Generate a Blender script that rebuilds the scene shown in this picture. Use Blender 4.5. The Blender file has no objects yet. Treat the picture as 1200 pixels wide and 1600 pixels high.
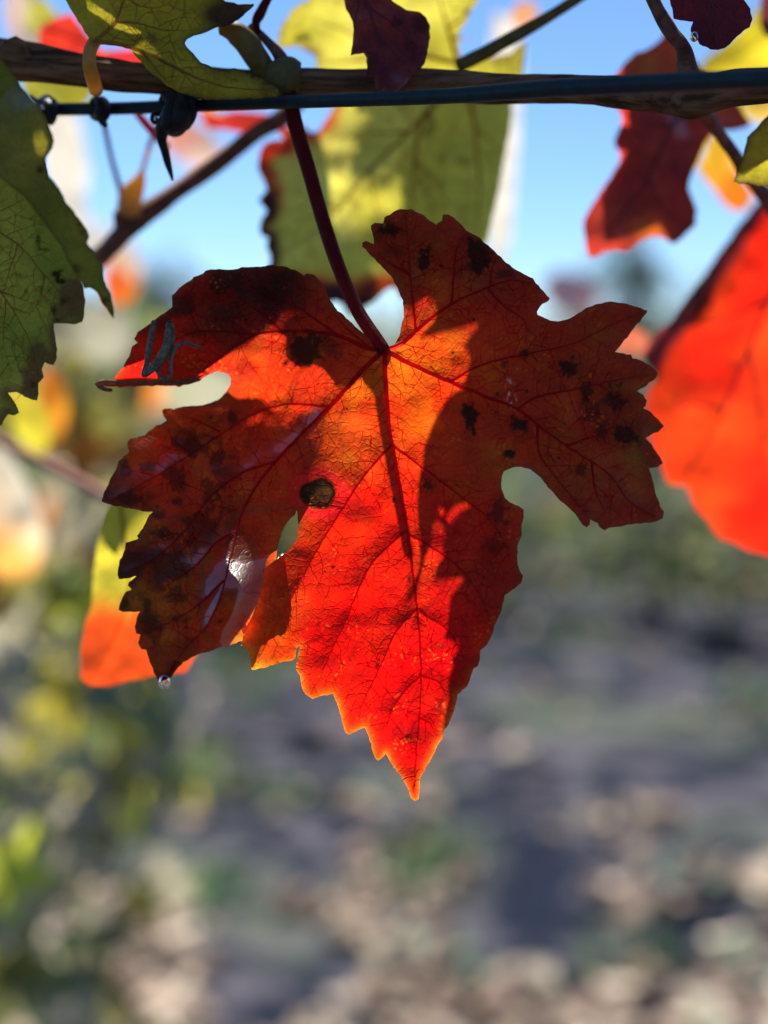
import bpy, math, random
import numpy as np
from mathutils import Vector, Matrix
from mathutils.geometry import delaunay_2d_cdt
from mathutils.kdtree import KDTree

random.seed(7)
rng = np.random.default_rng(7)
scene = bpy.context.scene
col = scene.collection

# ------------------------------------------------------------------ camera
CAM_H = 1.2
PITCH = math.radians(5.7)
D0 = 0.36                      # metres from the lens to the red leaf
PX = 0.00015                   # metres per photo pixel at that distance
FWD = np.array([0, math.cos(PITCH), -math.sin(PITCH)])
UP = np.array([0, math.sin(PITCH), math.cos(PITCH)])
RIGHT = np.array([1.0, 0, 0])
EYE = np.array([0, 0, CAM_H])
cam_data = bpy.data.cameras.new('camera')
cam = bpy.data.objects.new('camera', cam_data)
col.objects.link(cam)
cam.location = EYE
cam.rotation_euler = (math.pi / 2 - PITCH, 0, 0)
cam_data.sensor_fit = 'VERTICAL'
cam_data.sensor_height = 36
cam_data.lens = 54
cam_data.clip_start = 0.02
cam_data.clip_end = 5000
cam_data.dof.use_dof = True
cam_data.dof.focus_distance = 0.358
cam_data.dof.aperture_fstop = 5.3
cam_data.dof.aperture_blades = 0
scene.camera = cam

# ------------------------------------------------------------------ light
S = -0.43 * RIGHT + 2.2 * UP + 1.0 * FWD      # towards the sun
S = S / np.linalg.norm(S)
SUN_EL = math.asin(S[2])
SUN_AZ = math.atan2(S[0], S[1])               # from +Y towards +X
world = bpy.data.worlds.new('World')
scene.world = world
world.use_nodes = True
wt = world.node_tree
bg = wt.nodes['Background']
sky = wt.nodes.new('ShaderNodeTexSky')
sky.sky_type = 'NISHITA'
sky.sun_disc = False
sky.sun_elevation = SUN_EL
sky.sun_rotation = SUN_AZ
sky.altitude = 0
sky.air_density = 0.8
sky.dust_density = 0.0
sky.ozone_density = 10.0
wt.links.new(sky.outputs[0], bg.inputs['Color'])
bg.inputs['Strength'].default_value = 0.06
sun_data = bpy.data.lights.new('sun', 'SUN')
sun_data.energy = 5.0
sun_data.angle = math.radians(0.22)
sun_data.color = (1.0, 0.95, 0.86)
sun = bpy.data.objects.new('sun', sun_data)
col.objects.link(sun)
sun.rotation_euler = Vector(S).to_track_quat('Z', 'Y').to_euler()
sun.location = (0, 3, 6)
vs = scene.view_settings
vs.view_transform = 'Standard'
vs.look = 'None'
vs.gamma = 1
vs.use_curve_mapping = False
vs.exposure = 1.4
scene.render.engine = 'CYCLES'
scene.cycles.use_denoising = True
scene.cycles.max_bounces = 6
scene.cycles.diffuse_bounces = 3
scene.cycles.glossy_bounces = 3
scene.cycles.transmission_bounces = 6
scene.cycles.caustics_reflective = False
scene.cycles.caustics_refractive = False
scene.cycles.sample_clamp_indirect = 6

# ------------------------------------------------------------------ helpers
def P3(x, y, d):
    """The point at photo pixel (x, y) that stands d metres from the lens."""
    x = np.asarray(x, float); y = np.asarray(y, float); d = np.asarray(d, float)
    k = PX * d / D0
    return (EYE + np.multiply.outer((x - 600) * k, RIGHT) + np.multiply.outer((800 - y) * k, UP)
            + np.multiply.outer(d + 0 * x, FWD))

_tab = {}
def vnoise(x, y, scale, seed=0):
    """Smooth value noise in 0..1."""
    if seed not in _tab:
        _tab[seed] = np.random.default_rng(seed + 100).random((256, 256))
    t = _tab[seed]
    u = np.asarray(x, float) / scale; v = np.asarray(y, float) / scale
    i = np.floor(u).astype(int); j = np.floor(v).astype(int)
    fu = u - i; fv = v - j
    fu = fu * fu * (3 - 2 * fu); fv = fv * fv * (3 - 2 * fv)
    i0 = i % 256; i1 = (i + 1) % 256; j0 = j % 256; j1 = (j + 1) % 256
    return (t[i0, j0] * (1 - fu) + t[i1, j0] * fu) * (1 - fv) + (t[i0, j1] * (1 - fu) + t[i1, j1] * fu) * fv

def fbm(x, y, scale, seed=0, n=3):
    r = 0; a = 0.5; s = 0
    for k in range(n):
        r = r + a * vnoise(x, y, scale / 2 ** k, seed + k * 17); s += a; a *= 0.5
    return r / s

def sstep(a, b, v):
    t = np.clip((v - a) / (b - a), 0, 1)
    return t * t * (3 - 2 * t)

def smooth_path(pts, step=4.0):
    """Catmull-Rom through the points (n columns), resampled."""
    p = np.asarray(pts, float)
    if len(p) == 2:
        n = max(2, int(np.linalg.norm(p[1, :2] - p[0, :2]) / step) + 1)
        return p[0] + np.linspace(0, 1, n)[:, None] * (p[1] - p[0])
    q = np.vstack([2 * p[0] - p[1], p, 2 * p[-1] - p[-2]])
    out = []
    for i in range(1, len(q) - 2):
        n = max(2, int(np.linalg.norm(q[i + 1][:2] - q[i][:2]) / step))
        t = np.linspace(0, 1, n, endpoint=False)[:, None]
        a, b, c, d = q[i - 1], q[i], q[i + 1], q[i + 2]
        out.append(0.5 * (2 * b + (c - a) * t + (2 * a - 5 * b + 4 * c - d) * t ** 2 + (3 * b - a - 3 * c + d) * t ** 3))
    out.append(p[-1:])
    return np.vstack(out)

def resample_closed(pts, step):
    p = np.asarray(pts, float)
    out = []
    for i in range(len(p)):
        a, b = p[i], p[(i + 1) % len(p)]
        n = max(1, int(round(np.linalg.norm(b - a) / step)))
        t = np.arange(n)[:, None] / n
        out.append(a + t * (b - a))
    o = np.vstack(out)
    # slight irregularity that depends only on place
    o[:, 0] += (vnoise(o[:, 0], o[:, 1], 7, 5) - 0.5) * 2.2
    o[:, 1] += (vnoise(o[:, 0], o[:, 1], 7, 6) - 0.5) * 2.2
    return o

def inside(px, py, poly):
    res = np.zeros(len(px), bool)
    x0, y0 = poly[:, 0], poly[:, 1]
    x1, y1 = np.roll(x0, -1), np.roll(y0, -1)
    for s in range(0, len(px), 20000):
        X = px[s:s + 20000, None]; Y = py[s:s + 20000, None]
        c = (y0 > Y) != (y1 > Y)
        with np.errstate(divide='ignore', invalid='ignore'):
            xi = (x1 - x0) * (Y - y0) / (y1 - y0) + x0
        res[s:s + 20000] = (np.sum(c & (X < xi), axis=1) % 2) == 1
    return res

def kd_of(pts):
    kd = KDTree(len(pts))
    for i, q in enumerate(pts):
        kd.insert((q[0], q[1], 0), i)
    kd.balance()
    return kd

def kd_dist(kd, x, y):
    idx = np.empty(len(x), int); d = np.empty(len(x))
    for i in range(len(x)):
        _, k, dd = kd.find((x[i], y[i], 0))
        idx[i] = k; d[i] = dd
    return idx, d

def triangulate(outline, res, holes=()):
    """Points and triangles of a region given in photo pixels."""
    rim = resample_closed(outline, res)
    rims = [rim] + [resample_closed(h, res) for h in holes]
    allrim = np.vstack(rims)
    kd = kd_of(allrim)
    lo = rim.min(0); hi = rim.max(0)
    gx, gy = np.meshgrid(np.arange(lo[0], hi[0], res), np.arange(lo[1], hi[1], res * 0.866))
    gx = gx + (np.arange(gx.shape[0]) % 2)[:, None] * res * 0.5
    r = np.random.default_rng(3)
    gx = gx.ravel() + r.uniform(-.15, .15, gx.size) * res
    gy = gy.ravel() + r.uniform(-.15, .15, gy.size) * res
    m = inside(gx, gy, rim)
    for h in rims[1:]:
        m &= ~inside(gx, gy, h)
    gx, gy = gx[m], gy[m]
    _, d = kd_dist(kd, gx, gy)
    m = d > res * 0.55
    pts = np.vstack([allrim, np.stack([gx[m], gy[m]], 1)])
    edges = []; o = 0
    for rr in rims:
        n = len(rr)
        edges += [(o + i, o + (i + 1) % n) for i in range(n)]
        o += n
    v, e, f, *_ = delaunay_2d_cdt([Vector(q) for q in pts], edges, [], 0, 1e-4)
    V = np.array([(q.x, q.y) for q in v])
    F = np.array([t for t in f if len(t) == 3])
    c = V[F].mean(1)
    k = inside(c[:, 0], c[:, 1], rim)
    for h in rims[1:]:
        k &= ~inside(c[:, 0], c[:, 1], h)
    return V, F[k], kd

def mesh_np(name, verts, faces, smooth=True):
    me = bpy.data.meshes.new(name)
    verts = np.asarray(verts, np.float32)
    faces = np.asarray(faces, np.int32)
    k = faces.shape[1]
    me.vertices.add(len(verts)); me.vertices.foreach_set('co', verts.ravel())
    me.loops.add(faces.size); me.loops.foreach_set('vertex_index', faces.ravel())
    me.polygons.add(len(faces))
    me.polygons.foreach_set('loop_start', np.arange(0, faces.size, k, dtype=np.int32))
    me.polygons.foreach_set('loop_total', np.full(len(faces), k, np.int32))
    me.update(calc_edges=True)
    if smooth:
        me.polygons.foreach_set('use_smooth', np.ones(len(faces), bool))
    me.validate()
    return me

def link(name, me, parent=None, mat=None):
    o = bpy.data.objects.new(name, me)
    col.objects.link(o)
    if parent is not None:
        o.parent = parent
    if mat is not None and me is not None and not me.materials:
        me.materials.append(mat)
    return o

def tag(o, label=None, cat=None, group=None, kind=None):
    for k, v in (('label', label), ('category', cat), ('group', group), ('kind', kind)):
        if v:
            o[k] = v
    return o

def empty(name, loc, label=None, cat=None, group=None):
    o = bpy.data.objects.new(name, None)
    col.objects.link(o)
    o.location = Vector(loc)
    o.empty_display_size = 0.01
    return tag(o, label, cat, group)

def attr(me, name, kind, data):
    a = me.attributes.new(name, kind, 'POINT')
    if kind == 'FLOAT_COLOR':
        d = np.ones((len(data), 4), np.float32); d[:, :3] = data
        a.data.foreach_set('color', d.ravel())
    elif kind == 'FLOAT_VECTOR':
        a.data.foreach_set('vector', np.asarray(data, np.float32).ravel())
    else:
        a.data.foreach_set('value', np.asarray(data, np.float32).ravel())

def tube_arrays(path, radii, sides=8, rough=0.0, seed=0, ridges=0):
    """Verts and quads of a capped tapered tube along a path of world points."""
    p = np.asarray(path, float); n = len(p)
    r = np.broadcast_to(np.asarray(radii, float), (n,)).copy()
    t = np.gradient(p, axis=0); t /= np.linalg.norm(t, axis=1)[:, None] + 1e-12
    ref = np.array([0.13, 0.9, 0.41])
    a = np.cross(t, ref); a /= np.linalg.norm(a, axis=1)[:, None] + 1e-12
    b = np.cross(t, a)
    ang = np.linspace(0, 2 * math.pi, sides, endpoint=False)
    rg = np.random.default_rng(seed)
    R = r[:, None] * np.ones((1, sides))
    if rough:
        s = np.cumsum(np.r_[0, np.linalg.norm(np.diff(p, axis=0), axis=1)])
        nz = vnoise(np.add.outer(s * 0, np.arange(sides) * 3.7) + seed * 9, np.add.outer(s / (r.mean() * 6), np.zeros(sides)), 1.0, 31 + seed) - 0.5
        n2 = vnoise(np.add.outer(s * 0, np.arange(sides) * 0.35), np.add.outer(s / (r.mean() * 2.5), np.zeros(sides)), 1.0, 41 + seed) - 0.5
        R = R * (1 + rough * nz * 1.2 + rough * n2)
    V = p[:, None, :] + R[:, :, None] * (np.cos(ang)[None, :, None] * a[:, None, :] + np.sin(ang)[None, :, None] * b[:, None, :])
    V = V.reshape(-1, 3)
    i = np.arange(n - 1)[:, None] * sides; j = np.arange(sides)[None, :]; j2 = (j + 1) % sides
    F = np.stack([i + j, i + j2, i + sides + j2, i + sides + j], -1).reshape(-1, 4)
    c0 = len(V)
    V = np.vstack([V, p[0] - t[0] * r[0] * 0.4, p[-1] + t[-1] * r[-1] * 0.4])
    jj = np.arange(sides)
    e0 = np.stack([(jj + 1) % sides, jj, np.full(sides, c0), np.full(sides, c0)], 1)
    o = (n - 1) * sides
    e1 = np.stack([o + jj, o + (jj + 1) % sides, np.full(sides, c0 + 1), np.full(sides, c0 + 1)], 1)
    return V, F, np.vstack([e0[:, :3], e1[:, :3]])

def tubes_mesh(name, tubes, sides=8, rough=0.0):
    """One mesh from several (path, radii)."""
    VV, FF = [], []; o = 0
    for k, (p, r) in enumerate(tubes):
        V, F, T = tube_arrays(p, r, sides, rough, k)
        VV.append(V)
        FF += [tuple(q) for q in (F + o).tolist()] + [tuple(q) for q in (T + o).tolist()]
        o += len(V)
    me = bpy.data.meshes.new(name)
    me.from_pydata(np.vstack(VV).tolist(), [], FF)
    me.polygons.foreach_set('use_smooth', np.ones(len(me.polygons), bool))
    me.update()
    return me

# ------------------------------------------------------------------ materials
class NT:
    def __init__(self, name):
        self.m = bpy.data.materials.new(name); self.m.use_nodes = True
        self.t = self.m.node_tree; self.t.nodes.clear()
        self.out = self.n('ShaderNodeOutputMaterial')
    def n(self, typ, **kw):
        nd = self.t.nodes.new(typ)
        for k, v in kw.items():
            setattr(nd, k, v)
        return nd
    def l(self, a, b):
        self.t.links.new(a, b)
    def put(self, sock, v):
        if hasattr(v, 'links') or hasattr(v, 'is_output'):
            self.l(v, sock)
        else:
            if isinstance(v, tuple) and len(v) == 3 and sock.type == 'RGBA':
                v = (*v, 1)
            sock.default_value = v
    def math(self, op, a, b=0.0, c=None, clamp=False):
        nd = self.n('ShaderNodeMath', operation=op, use_clamp=clamp)
        self.put(nd.inputs[0], a); self.put(nd.inputs[1], b)
        if c is not None:
            self.put(nd.inputs[2], c)
        return nd.outputs[0]
    def mix(self, f, a, b, mode='MIX'):
        nd = self.n('ShaderNodeMix', data_type='RGBA', blend_type=mode)
        self.put(nd.inputs[0], f); self.put(nd.inputs[6], a); self.put(nd.inputs[7], b)
        return nd.outputs[2]
    def noise(self, vec, scale, detail=3, rough=0.55, out=0):
        nd = self.n('ShaderNodeTexNoise')
        if vec is not None:
            self.l(vec, nd.inputs['Vector'])
        nd.inputs['Scale'].default_value = scale; nd.inputs['Detail'].default_value = detail
        nd.inputs['Roughness'].default_value = rough
        return nd.outputs[out]
    def ramp(self, v, stops):
        nd = self.n('ShaderNodeMapRange', interpolation_type='SMOOTHSTEP')
        self.put(nd.inputs[0], v)
        for k, s in enumerate(stops):
            nd.inputs[1 + k].default_value = s
        return nd.outputs[0]

def mat_leaf(name, cell=42.0, vein_dark=0.45, mottle=0.35, fleck=(1.0, 0.55, 0.1), fleck_amt=0.0,
             refl=0.32, refl_tint=(0.10, 0.05, 0.03), trans=0.62, rough=0.45, spec=0.04, bump=0.25, specks=0.5):
    """Leaf blade: pigment from the blade's own attribute, a net of fine veins, mottling and specks."""
    g = NT(name)
    pig = g.n('ShaderNodeAttribute', attribute_name='pigment').outputs['Color']
    pos = g.n('ShaderNodeAttribute', attribute_name='blade_uv').outputs['Vector']
    wob = g.n('ShaderNodeTexNoise'); g.l(pos, wob.inputs['Vector'])
    wob.inputs['Scale'].default_value = 3.2; wob.inputs['Detail'].default_value = 3
    off = g.n('ShaderNodeVectorMath', operation='SCALE'); g.l(wob.outputs['Color'], off.inputs[0]); off.inputs[3].default_value = 0.12
    wp = g.n('ShaderNodeVectorMath', operation='ADD'); g.l(pos, wp.inputs[0]); g.l(off.outputs[0], wp.inputs[1])
    def net(cellpx, w0, w1):
        v = g.n('ShaderNodeTexVoronoi', feature='DISTANCE_TO_EDGE'); g.l(wp.outputs[0], v.inputs['Vector'])
        v.inputs['Scale'].default_value = 100.0 / cellpx
        return g.ramp(v.outputs['Distance'], (w0, w1, 1.0, 0.0))
    n1 = net(cell, 0.006, 0.032)
    n2 = net(cell * 0.36, 0.01, 0.10)
    mod = g.noise(pos, 1.6, 3)
    n1 = g.math('MULTIPLY', n1, g.ramp(mod, (0.42, 0.66, 0.05, 0.7)))
    n2 = g.math('MULTIPLY', n2, 0.22)
    lines = g.math('MAXIMUM', n1, n2)
    m1 = g.noise(pos, 2.3, 5, 0.65)
    m2 = g.noise(pos, 16.0, 3, 0.6)
    val = g.math('ADD', g.math('MULTIPLY', m1, 0.7), g.math('MULTIPLY', m2, 0.5))
    val = g.ramp(val, (0.35, 0.85, 1 - mottle, 1 + mottle))
    c = g.mix(1.0, pig, g.mix(1.0, (1, 1, 1), val, 'MULTIPLY'), 'MULTIPLY')
    sc = g.n('ShaderNodeVectorMath', operation='SCALE'); g.l(pig, sc.inputs[0]); g.l(val, sc.inputs[3])
    c = sc.outputs[0]
    if fleck_amt:
        v = g.n('ShaderNodeTexVoronoi'); g.l(wp.outputs[0], v.inputs['Vector']); v.inputs['Scale'].default_value = 14
        fl = g.ramp(v.outputs['Distance'], (0.05, 0.5, 1.0, 0.0))
        fl = g.math('MULTIPLY', fl, g.ramp(g.noise(pos, 2.2, 4, 0.6), (0.5, 0.68, 0.0, fleck_amt)))
        c = g.mix(fl, c, fleck)
    dark = g.n('ShaderNodeVectorMath', operation='MULTIPLY'); g.l(c, dark.inputs[0]); dark.inputs[1].default_value = (0.55, 0.28, 0.3)
    c = g.mix(g.math('MULTIPLY', lines, vein_dark), c, dark.outputs[0])
    if specks:
        v = g.n('ShaderNodeTexVoronoi'); g.l(wp.outputs[0], v.inputs['Vector']); v.inputs['Scale'].default_value = 6.5
        sp = g.ramp(v.outputs['Distance'], (0.05, 0.13, 1.0, 0.0))
        sp = g.math('MULTIPLY', sp, g.ramp(g.noise(pos, 1.1, 2), (0.52, 0.62, 0.0, specks)))
        c = g.mix(sp, c, (0.02, 0.01, 0.006))
    rs = g.n('ShaderNodeVectorMath', operation='SCALE'); g.l(c, rs.inputs[0]); rs.inputs[3].default_value = refl
    rc = g.n('ShaderNodeVectorMath', operation='ADD'); g.l(rs.outputs[0], rc.inputs[0]); rc.inputs[1].default_value = tuple(0.35 * q for q in refl_tint)
    bm = g.n('ShaderNodeBump'); bm.inputs['Strength'].default_value = bump; bm.inputs['Distance'].default_value = 0.0006
    h = g.math('ADD', g.math('MULTIPLY', lines, 0.8), g.math('MULTIPLY', m2, 0.6))
    g.l(h, bm.inputs['Height'])
    d = g.n('ShaderNodeBsdfDiffuse'); g.l(rc.outputs[0], d.inputs['Color']); g.l(bm.outputs[0], d.inputs['Normal'])
    tr = g.n('ShaderNodeBsdfTranslucent'); g.l(c, tr.inputs['Color']); g.l(bm.outputs[0], tr.inputs['Normal'])
    mx = g.n('ShaderNodeMixShader'); mx.inputs[0].default_value = trans
    g.l(d.outputs[0], mx.inputs[1]); g.l(tr.outputs[0], mx.inputs[2])
    gl = g.n('ShaderNodeBsdfGlossy'); gl.inputs['Roughness'].default_value = rough; g.l(bm.outputs[0], gl.inputs['Normal'])
    fr = g.n('ShaderNodeFresnel'); fr.inputs['IOR'].default_value = 1.4
    fm = g.math('MULTIPLY', fr.outputs[0], spec / 0.04 * 0.34, clamp=True)
    ms = g.n('ShaderNodeMixShader'); g.l(fm, ms.inputs[0]); g.l(mx.outputs[0], ms.inputs[1]); g.l(gl.outputs[0], ms.inputs[2])
    g.l(ms.outputs[0], g.out.inputs[0])
    return g.m

def mat_plain(name, c, rough=0.5, trans=0.0, tcol=None, spec=0.3, var=0.3, scale=200.0, bump=0.0, stretch=None, c2=None):
    """Stems, bark, wire, distant leaves: a base colour broken up by noise, some of it letting light through."""
    g = NT(name)
    co = g.n('ShaderNodeTexCoord').outputs['Object']
    if stretch:
        mp = g.n('ShaderNodeMapping'); g.l(co, mp.inputs[0]); mp.inputs['Scale'].default_value = stretch
        co = mp.outputs[0]
    nz = g.noise(co, scale, 5, 0.62)
    f = g.ramp(nz, (0.3, 0.7, 0.0, 1.0))
    a = tuple(q * (1 - var) for q in c); b = c2 or tuple(min(1, q * (1 + var)) for q in c)
    cc = g.mix(f, a, b)
    p = g.n('ShaderNodeBsdfPrincipled'); g.l(cc, p.inputs['Base Color'])
    p.inputs['Roughness'].default_value = rough
    p.inputs['Specular IOR Level'].default_value = spec
    if bump:
        bm = g.n('ShaderNodeBump'); bm.inputs['Strength'].default_value = bump; bm.inputs['Distance'].default_value = 0.001
        g.l(nz, bm.inputs['Height']); g.l(bm.outputs[0], p.inputs['Normal'])
    sh = p.outputs[0]
    if trans:
        tr = g.n('ShaderNodeBsdfTranslucent'); g.put(tr.inputs['Color'], tcol or c)
        m = g.n('ShaderNodeMixShader'); m.inputs[0].default_value = trans
        g.l(sh, m.inputs[1]); g.l(tr.outputs[0], m.inputs[2]); sh = m.outputs[0]
    g.l(sh, g.out.inputs[0])
    return g.m

def mat_attr(name, rough=0.7, trans=0.35, spec=0.3):
    """Leaves joined in one mass: each carries its own pigment."""
    g = NT(name)
    pig = g.n('ShaderNodeAttribute', attribute_name='pigment').outputs['Color']
    p = g.n('ShaderNodeBsdfPrincipled'); g.l(pig, p.inputs['Base Color'])
    p.inputs['Roughness'].default_value = rough; p.inputs['Specular IOR Level'].default_value = spec
    tr = g.n('ShaderNodeBsdfTranslucent'); g.l(pig, tr.inputs['Color'])
    m = g.n('ShaderNodeMixShader'); m.inputs[0].default_value = trans
    g.l(p.outputs[0], m.inputs[1]); g.l(tr.outputs[0], m.inputs[2]); g.l(m.outputs[0], g.out.inputs[0])
    return g.m

# ------------------------------------------------------------------ ground, far land
def mat_ground():
    g = NT('shade_toned_soil')
    co = g.n('ShaderNodeTexCoord').outputs['Object']
    n1 = g.noise(co, 1.1, 6, 0.6); n2 = g.noise(co, 4.2, 5, 0.6); n3 = g.noise(co, 28.0, 4, 0.6)
    c = g.mix(g.ramp(n2, (0.44, 0.60, 0, 1)), (0.008, 0.012, 0.024), (0.072, 0.068, 0.084))  # dark slate blue: sky-lit shade is put into the soil colour
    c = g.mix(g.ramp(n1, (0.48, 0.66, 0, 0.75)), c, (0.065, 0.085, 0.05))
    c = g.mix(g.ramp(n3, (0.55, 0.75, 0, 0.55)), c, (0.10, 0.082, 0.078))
    p = g.n('ShaderNodeBsdfPrincipled'); g.l(c, p.inputs['Base Color']); p.inputs['Roughness'].default_value = 0.95; p.inputs['Specular IOR Level'].default_value = 0.03
    bm = g.n('ShaderNodeBump'); bm.inputs['Strength'].default_value = 0.9; bm.inputs['Distance'].default_value = 0.06
    g.l(g.math('ADD', n2, g.math('MULTIPLY', n3, 0.5)), bm.inputs['Height']); g.l(bm.outputs[0], p.inputs['Normal'])
    g.l(p.outputs[0], g.out.inputs[0])
    return g.m

def build_ground():
    xs = np.concatenate([[-2500, -600, -150, -40, -14], np.linspace(-7, 7, 90), [14, 40, 150, 600, 2500]])
    ys = np.concatenate([[-400, -60, -8], np.linspace(0.5, 11, 90), [14, 20, 40, 100, 300, 900, 2600]])
    X, Y = np.meshgrid(xs, ys)
    near = np.exp(-((np.maximum(np.abs(X) - 7, 0)) / 3) ** 2 - ((np.maximum(np.abs(Y - 5) - 6, 0)) / 3) ** 2)
    Z = near * ((fbm(X + 50, Y + 50, 1.2, 60, 4) - 0.5) * 0.22)
    V = np.stack([X, Y, Z], -1).reshape(-1, 3)
    w = len(xs)
    i = (np.arange(len(ys) - 1)[:, None] * w + np.arange(w - 1)[None, :]).ravel()
    F = np.stack([i, i + 1, i + w + 1, i + w], 1)
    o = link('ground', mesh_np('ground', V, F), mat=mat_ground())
    tag(o, kind='structure')

def gz(x, y):
    near = np.exp(-((np.maximum(np.abs(x) - 7, 0)) / 3) ** 2 - ((np.maximum(np.abs(y - 5) - 6, 0)) / 3) ** 2)
    return near * ((fbm(np.asarray(x) + 50, np.asarray(y) + 50, 1.2, 60, 4) - 0.5) * 0.22)

build_ground()

def build_hills():
    n = 160
    x = np.linspace(-1400, 1400, n)
    h = 18 + 34 * fbm(x + 3000, x * 0 + 7, 420, 70, 4)
    prof = [(0, 900), (0.55, 960), (1.0, 1040), (0.5, 1150), (0, 1300)]
    V = np.vstack([np.stack([x, np.full(n, yy) + 40 * fbm(x + 99, x * 0, 90, 71), h * k - 0.5], 1) for k, yy in prof])
    i = (np.arange(len(prof) - 1)[:, None] * n + np.arange(n - 1)[None, :]).ravel()
    F = np.stack([i, i + 1, i + n + 1, i + n], 1)
    m = mat_plain('hill_woods', (0.05, 0.075, 0.07), 0.9, scale=0.02, var=0.4)
    tag(link('hills', mesh_np('hills', V, F), mat=m), kind='structure')
build_hills()

M_BARK = mat_plain('vine_bark', (0.055, 0.035, 0.022), 0.8, scale=60, var=0.6, bump=0.6, stretch=(1, 1, 0.25))
M_MASS = mat_attr('leaf_mass', 0.6, 0.45)
M_LITTER = mat_attr('litter_mass', 0.75, 0.2, 0.12)

def leaf_cloud(centers, size, pal, weights, flat=0.0, seed=0):
    """Many small folded leaf blades as arrays (verts, tris, colours): seven-pointed outline with a raised midrib."""
    r = np.random.default_rng(seed)
    n = len(centers)
    ang = np.radians([90, 128, 168, 215, 270, 325, 12, 52])
    rad = np.array([1.0, 0.62, 0.95, 0.6, 0.25, 0.6, 0.95, 0.62])
    base = np.stack([np.cos(ang) * rad, np.sin(ang) * rad, np.zeros(8)], 1)
    base[:, 2] = 0.28 * np.abs(base[:, 0]) ** 1.3
    base = np.vstack([[0, 0, 0], base])
    tri = np.array([[0, k, k % 8 + 1] for k in range(1, 9)])
    q = r.normal(size=(n, 4))
    if flat:
        q[:, 1:3] *= (1 - flat)
    q /= np.linalg.norm(q, axis=1)[:, None]
    if flat:
        yaw = r.uniform(0, 2 * math.pi, n)
        tx = r.normal(0, 0.35, n); ty = r.normal(0, 0.35, n)
    w, x, y, z = q.T
    R = np.stack([np.stack([1 - 2 * (y * y + z * z), 2 * (x * y - z * w), 2 * (x * z + y * w)], -1),
                  np.stack([2 * (x * y + z * w), 1 - 2 * (x * x + z * z), 2 * (y * z - x * w)], -1),
                  np.stack([2 * (x * z - y * w), 2 * (y * z + x * w), 1 - 2 * (x * x + y * y)], -1)], 1)
    if flat:
        c, s = np.cos(yaw), np.sin(yaw)
        R = np.stack([np.stack([c, -s, tx * 0.6], -1), np.stack([s, c, ty * 0.6], -1), np.stack([tx, ty, c * 0 + 1], -1)], 1)
    sz = size * r.uniform(0.6, 1.3, n)
    curl = r.uniform(-1.2, 2.2, n)
    B = np.repeat(base[None], n, 0)
    B[:, :, 2] *= curl[:, None]
    V = np.einsum('nij,nkj->nki', R, B) * sz[:, None, None] + centers[:, None, :]
    F = tri[None] + (np.arange(n) * 9)[:, None, None]
    pal = np.asarray(pal)
    k = r.choice(len(pal), n, p=np.asarray(weights) / np.sum(weights))
    C = pal[k] * r.uniform(0.7, 1.25, (n, 1))
    C = np.repeat(C, 9, 0)
    return V.reshape(-1, 3), F.reshape(-1, 3), C

def cloud_object(name, data, mat, parent=None):
    V, F, C = data
    me = mesh_np(name, V, F, smooth=False)
    attr(me, 'pigment', 'FLOAT_COLOR', C)
    return link(name, me, parent, mat)

def build_litter():
    n = 12000
    y = 2.0 + 6.5 * rng.random(n) ** 1.9
    x = (rng.random(n) - 0.5) * (2.2 + y * 0.95)
    dens = .55 * fbm(x + 20, y + 20, 1.6, 80, 2) + .45 * vnoise(x + 5, y + 5, .28, 84)
    k = (dens > 0.47) & (rng.random(n) < .14 + .8 * sstep(4.6, 3.0, y))
    x, y = x[k], y[k]
    c = np.stack([x, y, gz(x, y) + 0.012 + rng.random(len(x)) * 0.015], 1)
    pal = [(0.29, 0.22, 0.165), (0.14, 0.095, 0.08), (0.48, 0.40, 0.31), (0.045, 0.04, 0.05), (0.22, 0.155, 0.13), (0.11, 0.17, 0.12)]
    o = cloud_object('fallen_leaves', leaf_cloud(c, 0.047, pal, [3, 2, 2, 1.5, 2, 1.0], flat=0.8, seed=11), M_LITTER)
    tag(o, kind='stuff')
    # weeds and grass in tufts
    V, F, C = [], [], []; o_ = 0
    r = np.random.default_rng(12)
    for _ in range(60):
        cy = 2.3 + 6.0 * r.random(); cx = (r.random() - 0.5) * (2.0 + cy)
        shade = r.uniform(0.6, 1.3)
        for _ in range(34):
            bx = cx + r.normal(0, 0.07); by = cy + r.normal(0, 0.07)
            h = r.uniform(0.04, 0.15); a = r.uniform(0, 6.28); l = r.uniform(0.02, 0.09); wd = r.uniform(0.003, 0.008)
            b = np.array([bx, by, float(gz(bx, by)) - 0.005]); dv = np.array([math.cos(a), math.sin(a), 0]); sd = np.array([-dv[1], dv[0], 0]) * wd
            V += [b - sd, b + sd, b + dv * l * 0.4 + [0, 0, h * 0.7] - sd, b + dv * l * 0.4 + [0, 0, h * 0.7] + sd, b + dv * l + [0, 0, h * 0.9]]
            F += [(o_, o_ + 1, o_ + 3), (o_, o_ + 3, o_ + 2), (o_ + 2, o_ + 3, o_ + 4)]
            C += [np.array((0.09, 0.17, 0.06)) * shade * r.uniform(0.7, 1.3)] * 5
            o_ += 5
    g = cloud_object('grass', (np.array(V), np.array(F), np.array(C)), M_MASS)
    tag(g, kind='stuff')
build_litter()

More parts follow.
